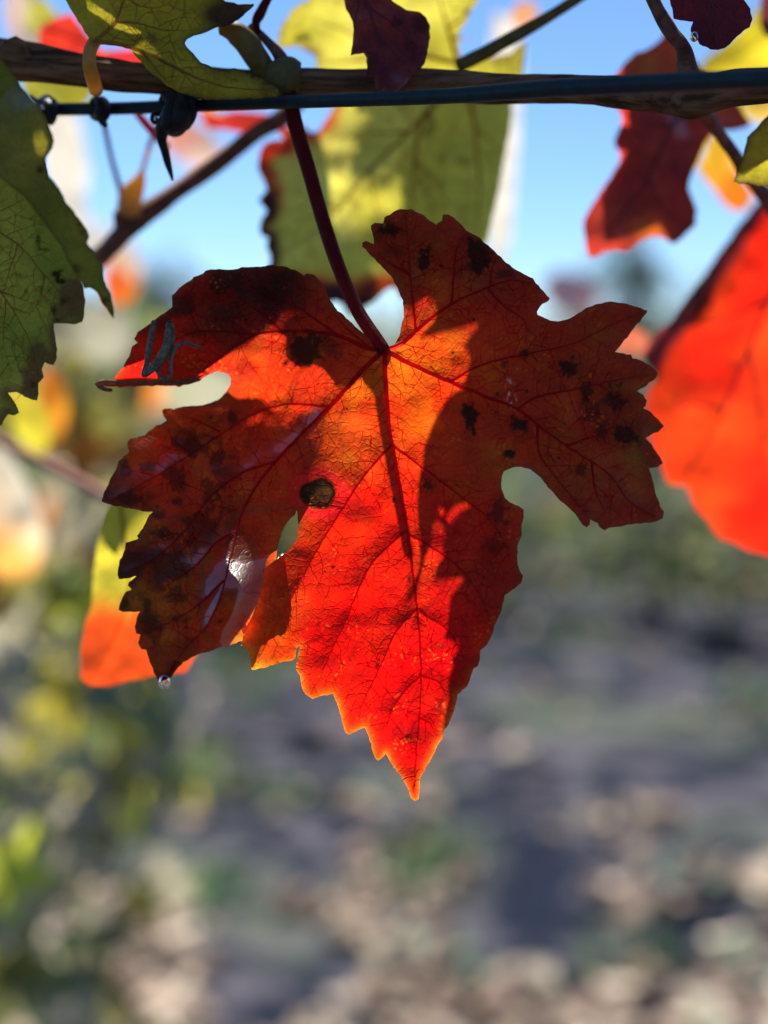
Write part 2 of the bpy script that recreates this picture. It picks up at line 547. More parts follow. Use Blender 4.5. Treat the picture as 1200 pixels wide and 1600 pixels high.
def build_clods():
    r = np.random.default_rng(13)
    ico = np.array([(0,0,-1),(.72,-.53,-.45),(-.28,-.85,-.45),(-.89,0,-.45),(-.28,.85,-.45),(.72,.53,-.45),(.28,-.85,.45),(-.72,-.53,.45),(-.72,.53,.45),(.28,.85,.45),(.89,0,.45),(0,0,1)])
    tri = np.array([(0,1,2),(1,0,5),(0,2,3),(0,3,4),(0,4,5),(1,5,10),(2,1,6),(3,2,7),(4,3,8),(5,4,9),(1,10,6),(2,6,7),(3,7,8),(4,8,9),(5,9,10),(6,10,11),(7,6,11),(8,7,11),(9,8,11),(10,9,11)])
    n = 2600
    y = 2.2 + 6.2 * r.random(n); x = (r.random(n) - .5) * (2.2 + y * .95)
    k = fbm(x + 70, y + 70, 1.1, 90, 3) > .45
    x, y = x[k], y[k]; n = len(x)
    sz = .012 + .05 * r.random(n) ** 3
    V = ico[None] * (1 + r.uniform(-.3, .3, (n, 12, 1))) * sz[:, None, None] * np.array([1.2, 1, .75]) + np.stack([x, y, gz(x, y) + sz * .2], 1)[:, None, :]
    F = tri[None] + (np.arange(n) * 12)[:, None, None]
    C = np.array([(.05, .05, .06), (.09, .08, .08), (.15, .13, .12), (.03, .035, .045)])[r.integers(0, 4, n)] * r.uniform(.7, 1.2, (n, 1))
    o = cloud_object('soil_clods', (V.reshape(-1, 3), F.reshape(-1, 3), np.repeat(C, 12, 0)), mat_attr('clod_soil', .9, 0.0, .03))
    tag(o, kind='stuff')
build_clods()

GREENS = [(0.10, 0.15, 0.045), (0.17, 0.21, 0.07), (0.07, 0.11, 0.05), (0.30, 0.29, 0.09), (0.30, 0.20, 0.06), (0.22, 0.24, 0.13)]
def build_far_rows():
    r = np.random.default_rng(21)
    kinds = ['low green vine with leafy shoots in the far row behind the red leaf']
    for row, (yy, hh) in enumerate(((7.0, 0.62), (10.5, 1.42))):
        for k in range(9):
            x = -4.9 + 1.22 * k * (1 + 0.25 * row) + r.uniform(-.15, .15) - row * 1.0
            y = yy + r.uniform(-.12, .12)
            z = float(gz(np.array(x), np.array(y)))
            root = empty('grapevine', (x, y, z), ('low blurred grapevine of the nearer row across the bare soil', 'taller blurred grapevine of the second row far beyond the soil')[row], 'grapevine', ('vines of the nearer far row', 'vines of the second far row')[row])
            p = smooth_path([(0, 0, -0.05), (r.uniform(-.04, .04), 0.02, 0.25), (r.uniform(-.06, .06), 0, 0.5), (0.1, 0, 0.6)], 0.05)
            link('trunk', tubes_mesh('trunk', [(p, np.linspace(0.035, 0.02, len(p)))], 7, 0.3), root, M_BARK)
            n = 420
            c = np.stack([r.normal(0, 0.42, n), r.normal(0, 0.16, n), 0.12 + hh * r.beta(1.5, 1.6, n)], 1)
            d = cloud_object('foliage', leaf_cloud(c, 0.062, GREENS, [3, 3, 2, 1.2, 0.7, 1.6], seed=100 + row * 20 + k), M_MASS, root)
            d['kind'] = 'stuff'
build_far_rows()

def build_far_trees():
    r = np.random.default_rng(31)
    pal = [(0.05, 0.075, 0.05), (0.07, 0.10, 0.06), (0.035, 0.05, 0.04)]
    labs = ['small round tree on the horizon left of the red leaf', 'bushy tree on the horizon under the dark red leaf', 'low wide tree on the horizon beside the orange leaf',
            'tall narrow tree on the skyline beyond the yellow leaf']
    for (x, y, h, w), lab in zip(((-11.0, 75, 6.2, 2.6), (10.6, 66, 6.4, 2.4), (17.0, 70, 4.6, 3.4), (3.0, 85, 5.4, 2.0)), labs):
        root = empty('tree', (x, y, 0), lab, 'tree')
        p = smooth_path([(0, 0, -0.2), (0.1, 0, h * 0.3), (0, 0.1, h * 0.62), (0.05, 0, h * 0.85)], 0.4)
        tb = [(p, np.linspace(0.22, 0.05, len(p)))]
        for _ in range(6):
            b = p[r.integers(len(p) // 3, len(p) - 1)]; a = r.uniform(0, 6.28)
            e = b + np.array([math.cos(a) * w * 0.4, math.sin(a) * w * 0.4, h * 0.2])
            q = smooth_path([b, (b + e) / 2 + [0, 0, 0.2], e], 0.3)
            tb.append((q, np.linspace(0.09, 0.02, len(q))))
        link('trunk', tubes_mesh('trunk', tb, 7, 0.2), root, M_BARK)
        n = 1500
        cl = r.normal(size=(26, 3)) * [w * 0.36, w * 0.36, h * 0.17] + [0, 0, h * 0.66]
        c = cl[r.integers(0, 26, n)] + r.normal(size=(n, 3)) * w * 0.13
        c[:, 2] = np.maximum(c[:, 2], h * 0.2)
        link_ = cloud_object('crown', leaf_cloud(c, 0.17, pal, [2, 2, 1], seed=int(h * 100)), M_MASS, root)
build_far_trees()

# ------------------------------------------------------------------ leaf builder
def build_blade(name, parent, root, patches, mat, res, pigment, vein_pts=None, holes=()):
    """patches: (outline in photo pixels, function (x, y, vein_distance) -> world points). One welded sheet."""
    allV, allF, allUV, allC = [], [], [], []; o = 0
    vkd = kd_of(vein_pts) if vein_pts is not None and len(vein_pts) else None
    for outline, posfn in patches:
        V, F, rkd = triangulate(outline, res, holes if len(patches) == 1 else ())
        x, y = V[:, 0], V[:, 1]
        _, de = kd_dist(rkd, x, y)
        if vkd:
            _, dv = kd_dist(vkd, x, y)
        else:
            dv = np.full(len(x), 99.0)
        W = posfn(x, y, dv)
        allV.append(W); allF.append(F + o); o += len(V)
        allUV.append(np.stack([x / 100, y / 100, 0 * x], 1))
        allC.append(pigment(x, y, de, dv))
    W = np.vstack(allV); F = np.vstack(allF); UV = np.vstack(allUV); C = np.vstack(allC)
    if len(patches) > 1:
        key = np.round(W * 2e5).astype(np.int64)
        _, first, inv = np.unique(key, axis=0, return_index=True, return_inverse=True)
        inv = inv.ravel()
        W, UV, C = W[first], UV[first], C[first]; F = inv[F]
        F = F[(F[:, 0] != F[:, 1]) & (F[:, 1] != F[:, 2]) & (F[:, 0] != F[:, 2])]
    me = mesh_np(name, W - np.asarray(root), F)
    attr(me, 'pigment', 'FLOAT_COLOR', np.clip(C, 0, 1))
    attr(me, 'blade_uv', 'FLOAT_VECTOR', UV)
    return link(name, me, parent, mat)

def vein_samples(veins):
    out = []
    for group in veins:
        for pts in group:
            out.append(smooth_path(pts, 3.0))
    return np.vstack(out) if out else np.zeros((0, 2))

def build_veins(parent, root, veins, posfn, mat, r0, lift=0.9):
    """Each main vein with its side veins is one raised ridge on the near face of the leaf."""
    ang = np.linspace(-1, 1, 7) * math.pi / 2
    for group in veins:
        VV, FF = [], []; o = 0
        for k, pts in enumerate(group):
            q = smooth_path(pts, 5.0)
            q = q + np.stack([(vnoise(q[:, 0], q[:, 1], 9, 7) - .5) * 1.6, (vnoise(q[:, 0], q[:, 1], 9, 8) - .5) * 1.6], 1)
            w = posfn(q[:, 0], q[:, 1], np.zeros(len(q)))
            t = np.linspace(0, 1, len(q))
            rad = r0 * (1.0 if k == 0 else 0.55) * (1 - 0.85 * t ** 0.75)
            eye = EYE - w; eye /= np.linalg.norm(eye, axis=1)[:, None]
            tg = np.gradient(w, axis=0); tg /= np.linalg.norm(tg, axis=1)[:, None] + 1e-12
            b = np.cross(tg, eye); b /= np.linalg.norm(b, axis=1)[:, None] + 1e-12
            A = w[:, None, :] + rad[:, None, None] * (np.sin(ang)[None, :, None] * b[:, None, :] + (lift * np.cos(ang) + 0.08)[None, :, None] * eye[:, None, :])
            n = len(w)
            VV.append(A.reshape(-1, 3) - root)
            ii = np.arange(n - 1)[:, None] * 7 + np.arange(6)[None, :]
            FF.append(np.stack([ii, ii + 1, ii + 8, ii + 7], -1).reshape(-1, 4) + o); o += n * 7
        link('vein', mesh_np('vein', np.vstack(VV), np.vstack(FF)), parent, mat)

def fine_veins(veins, outline, gap=26, seed=0, lens=(26, 72)):
    """Hair veins: they leave each vein at an angle, alternate sides, bend forwards and stop at the next vein."""
    r = np.random.default_rng(seed)
    lines = [smooth_path(p, 3.0) for g_ in veins for p in g_]
    kd = kd_of(np.vstack(lines))
    poly = np.asarray(outline, float)
    out = []
    work = [(q, 0) for q in lines]
    while work:
        q, lev = work.pop()
        k = int(r.uniform(4, 9)); side = 1
        while k < len(q) - 3:
            t = q[min(k + 2, len(q) - 1)] - q[max(k - 2, 0)]; t = t / (np.linalg.norm(t) + 1e-9)
            a = math.radians(r.uniform(48, 80)) * side
            d = np.array([t[0] * math.cos(a) - t[1] * math.sin(a), t[0] * math.sin(a) + t[1] * math.cos(a)])
            p = q[k].copy(); pts = [p.copy()]; L = r.uniform(*lens) * (.5 if lev else 1); bend = r.uniform(-.02, .09) * -side
            n = int(L / 4)
            for i in range(n):
                a2 = bend + r.normal(0, .10)
                d = np.array([d[0] * math.cos(a2) - d[1] * math.sin(a2), d[0] * math.sin(a2) + d[1] * math.cos(a2)])
                p = p + d * 4; pts.append(p.copy())
                if i > 2 and kd.find((p[0], p[1], 0))[2] < 3.2:
                    break
            if len(pts) >= 4:
                pp = np.array(pts)
                if inside(pp[-1:, 0], pp[-1:, 1], poly)[0] and inside(pp[len(pp) // 2:len(pp) // 2 + 1, 0], pp[len(pp) // 2:len(pp) // 2 + 1, 1], poly)[0]:
                    out.append(pp)
                    if lev == 0 and len(pp) > 7:
                        work.append((pp, 1))
            side = -side
            k += max(3, int(r.uniform(.55, 1.4) * gap / 3 * (.5 if lev == 0 else .8)))
    return out

def build_fine(parent, root, lines, posfn, mat, r0):
    VV, FF = [], []; o = 0
    ang = np.array([-1, 0, 1]) * math.pi / 2
    for q in lines:
        w = posfn(q[:, 0], q[:, 1], np.full(len(q), 6.0))
        eye = EYE - w; eye /= np.linalg.norm(eye, axis=1)[:, None]
        tg = np.gradient(w, axis=0); tg /= np.linalg.norm(tg, axis=1)[:, None] + 1e-12
        b = np.cross(tg, eye); b /= np.linalg.norm(b, axis=1)[:, None] + 1e-12
        rad = r0 * np.linspace(1, .35, len(q))
        A = w[:, None, :] + rad[:, None, None] * (np.sin(ang)[None, :, None] * b[:, None, :] + (np.cos(ang) + .4)[None, :, None] * eye[:, None, :])
        n = len(w); VV.append(A.reshape(-1, 3) - root)
        ii = np.arange(n - 1)[:, None] * 3 + np.arange(2)[None, :]
        FF.append(np.stack([ii, ii + 1, ii + 4, ii + 3], -1).reshape(-1, 4) + o); o += n * 3
    ob = link('fine_veins', mesh_np('fine_veins', np.vstack(VV), np.vstack(FF)), parent, mat)
    ob['kind'] = 'stuff'

def build_petiole(parent, root, pts, r0, r1, mat, name='petiole'):
    q = smooth_path(pts, 6.0)
    w = P3(q[:, 0], q[:, 1], q[:, 2])
    link(name, tubes_mesh(name, [(w - root, np.linspace(r0, r1, len(w)))], 12, 0.05), parent, mat)

def flat_dep(d0, sx=0.0, sy=0.0, cx=600, cy=400, wav=0.0015, seed=0, pucker=0.0003):
    """A gently waving blade: depth from the lens d0 at (cx, cy), slopes in metres per 100 pixels."""
    def f(x, y, dv=None):
        d = d0 + sx * (x - cx) / 100 + sy * (y - cy) / 100
        d = d + (fbm(x + 999, y + 999, 130, 200 + seed, 3) - 0.5) * 2 * wav * d0 / D0
        if dv is not None:
            d = d + pucker * (1 - np.exp(-dv / 11.0))
        return d
    return f

def pos_of(dep):
    return lambda x, y, dv=None: P3(x, y, dep(x, y, dv))

def blend(ctrl, power=3.0):
    c = np.array(ctrl, float)
    def f(x, y):
        w = np.zeros((len(x), len(c)))
        for k in range(len(c)):
            w[:, k] = 1.0 / ((x - c[k, 0]) ** 2 + (y - c[k, 1]) ** 2 + 300) ** (power / 2)
        w /= w.sum(1)[:, None]
        return w @ c[:, 2:5]
    return f

def spots_mask(x, y, spots, grain=7.0):
    """Ragged dark spots that fray along the fine veins: (x, y, rx, ry, strength)."""
    m = np.zeros(len(x))
    n1 = fbm(x, y, grain * 2.2, 300, 3); n2 = vnoise(x, y, grain * 0.7, 303)
    for (a, b, rx, ry, s) in spots:
        d = np.hypot((x - a) / rx, (y - b) / ry)
        an = np.arctan2(y - b, x - a)
        ray = vnoise(an * 5 + a, d * 0.6 + b, 1.0, 305)
        v = d + ((n1 - 0.5) * 1.4 + (n2 - 0.5) * 0.5 + (ray - 0.5) * 0.9) * np.clip(d * 1.4 - .3, 0, 1)
        m = np.maximum(m, s * (1 - sstep(0.6, 1.15, v)))
        m = np.maximum(m, 0.26 * s * (1 - sstep(0.7, 2.1, d + (n1 - .5) * 1.2)))
    return m

# ------------------------------------------------------------------ the red leaf
J = (600, 547)
MAIN_PATCH = [(605,545),(617,537),(625,520),(631,495),(631,480),(629,470),(622,452),(615,437),(605,425),(590,410),(575,395),(567,385),(567,380),(572,377),
 (585,380),(581,365),(580,351),(586,348),(599,349),(600,340),(610,334),(625,327),(642,327),(660,335),(672,344),(680,350),(681,351),(691,345),(692,335),(700,335),
 (712,342),(730,360),(750,372),(770,390),(790,409),(805,421),(820,429),(832,435),(845,450),(859,466),(857,469),(846,476),(840,487),(841,492),(852,498),(870,503),
 (885,500),(895,495),(912,484),(932,475),(957,471),(975,474),(995,479),(1012,485),(1011,489),(1000,502),(985,521),(970,539),(961,550),(972,552),(986,554),(990,560),
 (1005,564),(1015,571),(1025,580),(1029,585),(1022,592),(1010,602),(995,611),(1004,616),(1011,626),(1009,634),(1005,637),(1017,644),(1029,655),(1037,667),(1027,675),
 (1009,684),(1020,697),(1030,712),(1036,724),(1030,730),(1014,732),(1019,747),(1024,772),(1032,790),(1037,801),(1035,810),(1025,815),(1000,818),(971,822),(967,824),
 (950,825),(946,829),(937,824),(935,819),(922,811),(921,820),(917,824),(910,821),(905,811),(890,794),(872,779),(857,762),(845,746),(830,734),(815,729),(800,731),
 (787,736),(784,747),(784,765),(789,777),(797,785),(810,790),(817,796),(819,807),(815,820),(815,837),(809,852),(808,872),(811,890),(817,900),(815,910),(805,919),
 (790,930),(785,942),(784,952),(772,980),(766,1000),(762,1007),(750,1016),(751,1022),(747,1040),(740,1045),(736,1057),(730,1072),(716,1085),(710,1110),(701,1132),
 (694,1140),(690,1155),(677,1177),(665,1200),(657,1217),(655,1237),(654,1249),(649,1252),(642,1247),(637,1231),(630,1217),(619,1204),(610,1190),(603,1177),(600,1182),
 (591,1189),(586,1184),(582,1170),(576,1149),(570,1137),(560,1140),(547,1147),(540,1144),(534,1127),(529,1105),(521,1085),(507,1086),(487,1091),(477,1084),(470,1070),
 (468,1055),(463,1045),(464,1035),(466,1020),(470,1010),(464,1012),(462,1026),(456,1034),(445,1034),(425,1039),(410,1044),(394,1047),(392,1035),(387,1015),(377,1008),
 (378,1000),(381,985),(371,982),(370,972),(377,959),(392,947),(396,928),(383,927),(383,917),(393,906),(410,891),(425,879),(437,869),(450,860),(462,845),(466,825),
 (464,797),(440,790),(400,795),(360,810),(330,845),(315,890),(312,940),(320,985),(335,1014),
 (320,1020),(300,1027),(287,1035),(277,1046),(269,1057),(260,1062),(247,1065),(241,1052),(234,1035),(229,1016),(220,1015),(216,1005),(220,992),(212,990),(210,980),
 (214,965),(219,956),(192,956),(185,952),(189,940),(196,925),(205,921),(199,916),(200,911),(212,900),(197,904),(185,904),(184,897),(187,877),(196,857),(197,849),
 (216,842),(217,841),(214,837),(226,820),(234,805),(239,799),(222,799),(200,794),(177,790),(160,784),(159,779),(167,760),(180,735),(185,720),(202,706),(200,697),
 (199,691),(205,685),(225,680),(245,665),(260,657),(255,650),(252,641),(257,638),(272,639),(275,637),(295,634),(320,632),(340,626),(352,615),(360,600),(361,592),
 (355,585),(340,580),(325,586),(312,595),(295,601),(280,604),(250,603),(215,604),(185,605),(165,604),(150,601),(150,598),(160,597),(177,594),(187,581),(202,557),
 (206,542),(215,535),(209,529),(215,519),(235,506),(252,492),(270,479),(269,462),(280,449),(297,439),(302,432),(316,429),(322,422),(335,420),(357,421),(380,418),
 (410,416),(420,414),(437,415),(457,420),(475,430),(480,426),(490,428),(500,439),(509,449),(512,462),(517,472),(527,485),(540,495),(555,510),(575,527),(587,539),(596,545)]
FOLD_PATCH = [(464,797),(460,805),(447,817),(437,842),(432,870),(424,905),(414,940),(400,975),(388,1000),(375,1001),(367,1006),(352,1011),(345,1010),(335,1014),
 (320,985),(312,940),(315,890),(330,845),(360,810),(400,795),(440,790)]
MAIN_VEINS = [
 [[J,(603,600),(607,660),(612,690),(625,760),(638,840),(648,920),(656,1000),(658,1060),(655,1120),(650,1180),(647,1238)],
  [(612,694),(570,742),(530,803),(495,860),(462,922),(430,980),(402,1032)], [(633,830),(585,875),(560,920),(540,970),(520,1012),(500,1058),(484,1086)],
  [(652,950),(620,985),(600,1028),(585,1060),(566,1100),(560,1120)], [(658,1055),(632,1080),(612,1110),(603,1140)],
  [(613,695),(660,730),(720,775),(765,812),(790,850),(797,872)], [(640,835),(690,865),(730,900),(755,940),(766,972)],
  [(655,955),(700,985),(720,1020),(726,1042)], [(658,1055),(685,1066),(700,1092)], [(653,1120),(672,1130),(682,1150)]],
 [[J,(640,568),(700,595),(760,620),(810,640),(850,672),(890,700),(950,740),(985,785),(1024,808)],
  [(705,597),(740,575),(790,560),(850,548),(900,535),(950,510),(1003,488)], [(808,639),(840,620),(900,608),(960,595),(1022,584)],
  [(885,697),(925,682),(962,668),(1000,672)], [(840,665),(842,705),(860,735),(890,772),(918,806)], [(925,722),(930,765),(946,802)]],
 [[J,(630,535),(652,515),(700,478),(760,450),(800,438),(835,444)],
  [(650,516),(645,470),(640,420),(636,370),(634,336)], [(706,475),(710,420),(715,385),(732,362)], [(765,449),(768,425),(774,405)],
  [(762,451),(790,480),(820,502),(822,540)], [(642,430),(615,415),(590,397)]],
 [[J,(570,542),(530,525),(490,519),(450,517),(400,523),(360,545),(330,570),(305,588)],
  [(530,525),(480,490),(430,458),(385,430)], [(440,517),(400,482),(340,446)], [(575,541),(545,516),(522,492)], [(400,523),(350,518),(300,520),(250,545)]],
 [[J,(570,575),(520,630),(470,680),(435,716),(400,760),(375,810),(360,870),(345,930),(322,980),(292,1010),(264,1048)],
  [(515,635),(450,632),(400,645),(350,675),(290,715),(230,752),(176,780)], [(430,721),(380,738),(330,775),(295,822),(250,866),(200,895)],
  [(368,830),(338,848),(305,885),(255,918)], [(350,907),(310,945),(270,970),(228,986)], [(300,710),(275,690),(262,672)],[(345,675),(315,660),(290,650)]],
]
M_VEIN_RED = mat_plain('red_vein', (0.10, 0.010, 0.014), 0.5, trans=0.78, tcol=(0.85, 0.03, 0.05), spec=0.2, scale=900)
M_PETIOLE_RED = mat_plain('red_petiole', (0.038, 0.006, 0.006), 0.5, trans=0.35, tcol=(0.6, 0.02, 0.04), spec=0.08, scale=700, bump=0.4, c2=(0.07, 0.014, 0.012), stretch=(1, 1, 0.15))

def main_depth(x, y, dv, centre=True):
    z = np.zeros(len(x))
    # the left half folds: back at the top, towards the lens at the bottom
    slit = np.interp(y, [797, 845, 870, 891, 917, 1000], [464, 462, 437, 410, 383, 378])
    left = (y < 797) | (x < slit) | np.full(len(x), not centre)
    sp = lambda t: 0.07 * np.logaddexp(0, t / 0.07)
    rmp = sp((y - 650) / 275) - sp((y - 650) / 275 - 1)
    zl = 0.015 - 0.0285 * rmp
    zl = np.where(left, zl, 0.0001 - 0.0070 * np.clip((y - 797) / 203, 0, 1.2))
    zl = zl * sstep(545, 645, y) + 0.006 * (1 - sstep(545, 645, y))
    z += zl * sstep(575, 385, x)
    z += left * 0.0030 * np.exp(-((x - 405) / np.where(x < 405, 110, 45)) ** 2 - ((y - 840) / 60) ** 2)
    z += left * 0.0085 * np.exp(-((np.interp(y, [845, 1005], [462, 385]) - x) / 30.0) ** 2) * sstep(845, 880, y)
    z -= left * 0.0045 * np.exp(-((x - 358) / 36) ** 2 - ((y - 950) / 48) ** 2)
    z -= (~left) * 0.0012 * sstep(100, 40, np.hypot(x - 410, y - 930))
    z += 0.006 * ((np.clip(x, 700, 1100) - 700) / 300) ** 2
    z += 0.004 * sstep(1000, 1250, y)
    z -= 0.004 * sstep(480, 330, y)
    z += (fbm(x, y, 150, 210, 2) - 0.5) * 0.0022
    z += (vnoise(x, y, 34, 214) - 0.5) * 0.0010 + (vnoise(x, y, 15, 215) - 0.5) * 0.00018
    # blade bulges between the veins
    z += 0.0008 * (1 - np.exp(-(dv / 15.0) ** 1.3))
    # fine wrinkles across the left middle of the blade
    g = np.exp(-((x - 440) / 75) ** 2 - ((y - 620) / 55) ** 2)
    ph = (x + 0.35 * y) / 19.0 + 2.2 * vnoise(x, y, 60, 216)
    z += g * 0.0002 * np.abs(np.sin(ph * math.pi)) * (0.4 + vnoise(x, y, 30, 217))
    return D0 + z

PIG_SHADE_MAIN = blend([(600,600,0.779,0.0767,0.0046),(540,690,0.779,0.1218,0.0077),(690,560,0.779,0.0857,0.0046),(660,640,0.804,0.0631,0.0038),(600,790,0.804,0.0135,0.0031),(530,820,0.779,0.0108,0.0031),  # right lobe darkened: part of its shade is put into the colour
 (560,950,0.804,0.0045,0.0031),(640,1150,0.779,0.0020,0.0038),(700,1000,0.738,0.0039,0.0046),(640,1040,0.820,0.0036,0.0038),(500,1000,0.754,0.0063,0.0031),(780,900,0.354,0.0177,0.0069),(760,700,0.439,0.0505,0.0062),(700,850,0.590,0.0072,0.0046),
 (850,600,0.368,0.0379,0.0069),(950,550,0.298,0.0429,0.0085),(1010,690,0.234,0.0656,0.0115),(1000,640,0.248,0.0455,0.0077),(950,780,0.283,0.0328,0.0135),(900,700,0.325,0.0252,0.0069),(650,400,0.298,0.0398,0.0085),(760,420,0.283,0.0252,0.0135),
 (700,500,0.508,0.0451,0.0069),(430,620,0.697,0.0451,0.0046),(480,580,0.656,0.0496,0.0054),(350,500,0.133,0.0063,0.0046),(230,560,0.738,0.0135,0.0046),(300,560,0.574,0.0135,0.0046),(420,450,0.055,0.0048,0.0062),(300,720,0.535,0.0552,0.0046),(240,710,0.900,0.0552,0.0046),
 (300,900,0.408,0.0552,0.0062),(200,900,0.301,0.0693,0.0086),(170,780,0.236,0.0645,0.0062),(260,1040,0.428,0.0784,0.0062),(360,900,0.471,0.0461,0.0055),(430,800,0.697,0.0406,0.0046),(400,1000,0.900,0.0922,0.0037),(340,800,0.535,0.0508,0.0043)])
MAIN_SPOTS = [(607,358,24,14,1),(662,405,13,20,1),(747,395,22,30,1),(790,428,18,8,.7),(478,548,34,30,.96),(512,540,22,18,.6),(736,655,12,24,1),(812,662,13,11,1),(888,575,17,17,1),
 (795,708,9,8,1),(915,612,9,16,.85),(960,628,20,20,.9),(928,645,16,14,.7),(975,682,24,17,.95),(942,668,14,18,.7),(906,735,12,9,.7),(778,800,14,20,.75),(668,760,10,8,.8),
 (650,1148,34,24,.45),(640,1085,20,22,.25),(770,850,16,16,.5),(880,605,10,7,.5),(790,570,7,6,.6),(820,552,8,7,.9),(340,715,16,16,.75),(275,750,16,26,.7),(310,830,26,40,.7),(265,880,24,16,.8),(330,770,14,22,.7),
 (255,835,14,10,.75),(230,730,12,10,.7),(420,470,26,20,.6),(350,490,30,14,.55),(300,520,24,10,.5),(365,655,8,12,.8),(283,680,16,14,.6),(300,1000,12,8,.4),(280,930,18,12,.7),(590,370,14,10,.5),(618,392,16,9,.5),
 (640,905,5,10,.8),(615,780,3,3,1),(590,1040,4,5,.8),(690,1010,7,5,.5),(690,1105,8,14,.5),(640,1150,6,5,.8),(385,575,22,12,.5),(205,780,26,12,.8)]
_r = np.random.default_rng(77)
SPECKS = [(float(a), float(b), float(q)) for a, b, q in zip(_r.uniform(170, 1030, 230), _r.uniform(340, 1180, 230), .9 + 2.6 * _r.random(230) ** 2.5)]
def pig_main(x, y, de, dv):
    c = PIG_SHADE_MAIN(x, y)
    m = spots_mask(x, y, MAIN_SPOTS)
    # loose dark blotching of the left lobe
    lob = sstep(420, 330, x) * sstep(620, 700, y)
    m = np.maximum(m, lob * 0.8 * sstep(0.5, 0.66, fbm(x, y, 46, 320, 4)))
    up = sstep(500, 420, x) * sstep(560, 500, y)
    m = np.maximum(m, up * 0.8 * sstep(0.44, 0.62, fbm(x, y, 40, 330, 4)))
    # pinprick specks, clustered
    for (a, b, q) in SPECKS:
        k_ = np.abs(x - a) < 9
        m[k_] = np.maximum(m[k_], 0.9 * (1 - sstep(q * .6, q * 1.2, np.hypot(x[k_] - a, y[k_] - b))))
    # orange islands where the red has not set in, brown clouds near the tip
    isl = sstep(.45, .75, fbm(x, y, 55, 345, 4))
    c[:, 1] *= .65 + .95 * isl
    br = .55 * sstep(.5, .72, fbm(x, y, 70, 347, 4)) * sstep(560, 700, y)
    c = c * (1 - br[:, None]) + c * np.array([.45, .55, .8]) * br[:, None]
    c = c * (1 - 0.94 * m[:, None]) + np.array([0.010, 0.006, 0.007]) * m[:, None] * 0.6
    # the dry brown patch
    d = np.hypot((x - 499) / 35, (y - 772) / 29) + (fbm(x, y, 22, 341, 3) - 0.5) * 0.45
    k = (1 - sstep(0.72, 0.9, d))[:, None]
    c = c * (1 - k) + np.array([0.085, 0.034, 0.010]) * (0.1 + 1.5 * fbm(x, y, 9, 342, 3) * (1 - .85 * sstep(.42, .72, d)))[:, None] * k
    # crimson halo round it
    h = (np.exp(-((d - 1.1) / 0.32) ** 2) * 0.7)[:, None] * (1 - k)
    c = c * (1 - h) + np.array([0.85, 0.012, 0.02]) * h
    # centre lobe's lit rim painted in as yellow-orange, margin dries brown elsewhere
    mg = np.exp(-de / 4.5)
    cen = sstep(330, 390, x) * sstep(840, 900, y) * sstep(760, 700, x)
    c = c * (1 - (mg * cen)[:, None]) + np.array([.9, 0.20, 0.01]) * (mg * cen)[:, None]
    ml = (np.exp(-de / 12.0) * sstep(440, 395, x) * sstep(860, 890, y) * sstep(355, 372, x))[:, None]
    c = c * (1 - ml) + np.array([.95, 0.28, 0.015]) * ml
    oth = (mg * (1 - cen) * 0.55)[:, None]
    c = c * (1 - oth) + np.array([0.16, 0.07, 0.025]) * oth
    # pigment gathers along the veins
    a = (0.38 * np.exp(-dv / 4.0))[:, None]
    c = c * (1 - a) + c * np.array([0.55, 0.2, 0.4]) * a
    # pale scratches
    for (sx, sy, rx, ry) in ((796, 610, 5, 22), (803, 628, 6, 9)):
        s = (np.exp(-((x - sx) / rx) ** 2 - ((y - sy) / ry) ** 2) * (vnoise(x, y * 0.3, 2.2, 350) > 0.66))[:, None] * 0.8
        c = c * (1 - s) + np.array([0.75, 0.45, 0.4]) * s
    return c

M_MAIN = mat_leaf('red_leaf_blade', cell=44, vein_dark=0.62, mottle=0.32, fleck=(0.95, 0.24, 0.015), fleck_amt=0.4, refl=0.26,
                  refl_tint=(0.15, 0.05, 0.015), trans=0.70, rough=0.48, spec=0.024, bump=0.5, specks=0.75)
jr = P3(J[0], J[1], D0)
main = empty('vine_leaf', jr, 'large red backlit vine leaf with dark spots hanging by its petiole below the wire', 'leaf')
mveins = vein_samples(MAIN_VEINS)

pos_a = lambda x, y, dv: P3(x, y, main_depth(x, y, dv, True))
pos_b = lambda x, y, dv: P3(x, y, main_depth(x, y, dv, False))
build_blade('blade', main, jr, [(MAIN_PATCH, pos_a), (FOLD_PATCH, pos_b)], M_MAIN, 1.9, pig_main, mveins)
build_veins(main, jr, MAIN_VEINS, pos_b, M_VEIN_RED, 0.00062)
MAIN_FINE = fine_veins(MAIN_VEINS, MAIN_PATCH, 24, 5)
build_fine(main, jr, MAIN_FINE, pos_b, M_VEIN_RED, 0.00011)
build_petiole(main, jr, [(601,548,D0),(590,532,D0+.001),(560,488,D0+.004),(530,420,D0+.008),(505,345,D0+.012),(482,265,D0+.015),(462,195,D0+.017),(450,140,D0+.018)], 0.0016, 0.0020, M_PETIOLE_RED)
# the lower margin of the upper left lobe is rolled up
rl = smooth_path([(176,613),(163,611),(154,604),(166,601),(185,601),(215,601),(250,601),(290,599),(325,588)], 4)
rp = pos_b(rl[:, 0], rl[:, 1] - 3, np.full(len(rl), 20.0)) - FWD * 0.0012
M_ROLL = mat_plain('rolled_margin_underside', (0.17, 0.10, 0.065), 0.7, trans=0.35, tcol=(0.5, 0.2, 0.1), spec=0.1, scale=900, var=0.6, bump=0.5)
tt = np.linspace(0, 1, len(rl))
link('rolled_margin', tubes_mesh('rolled_margin', [(rp - jr, 0.0008 * (0.55 + 0.45 * np.sin(tt * math.pi * 3) ** 2) * (1 - tt ** 6))], 10, 0.25), main, M_ROLL)

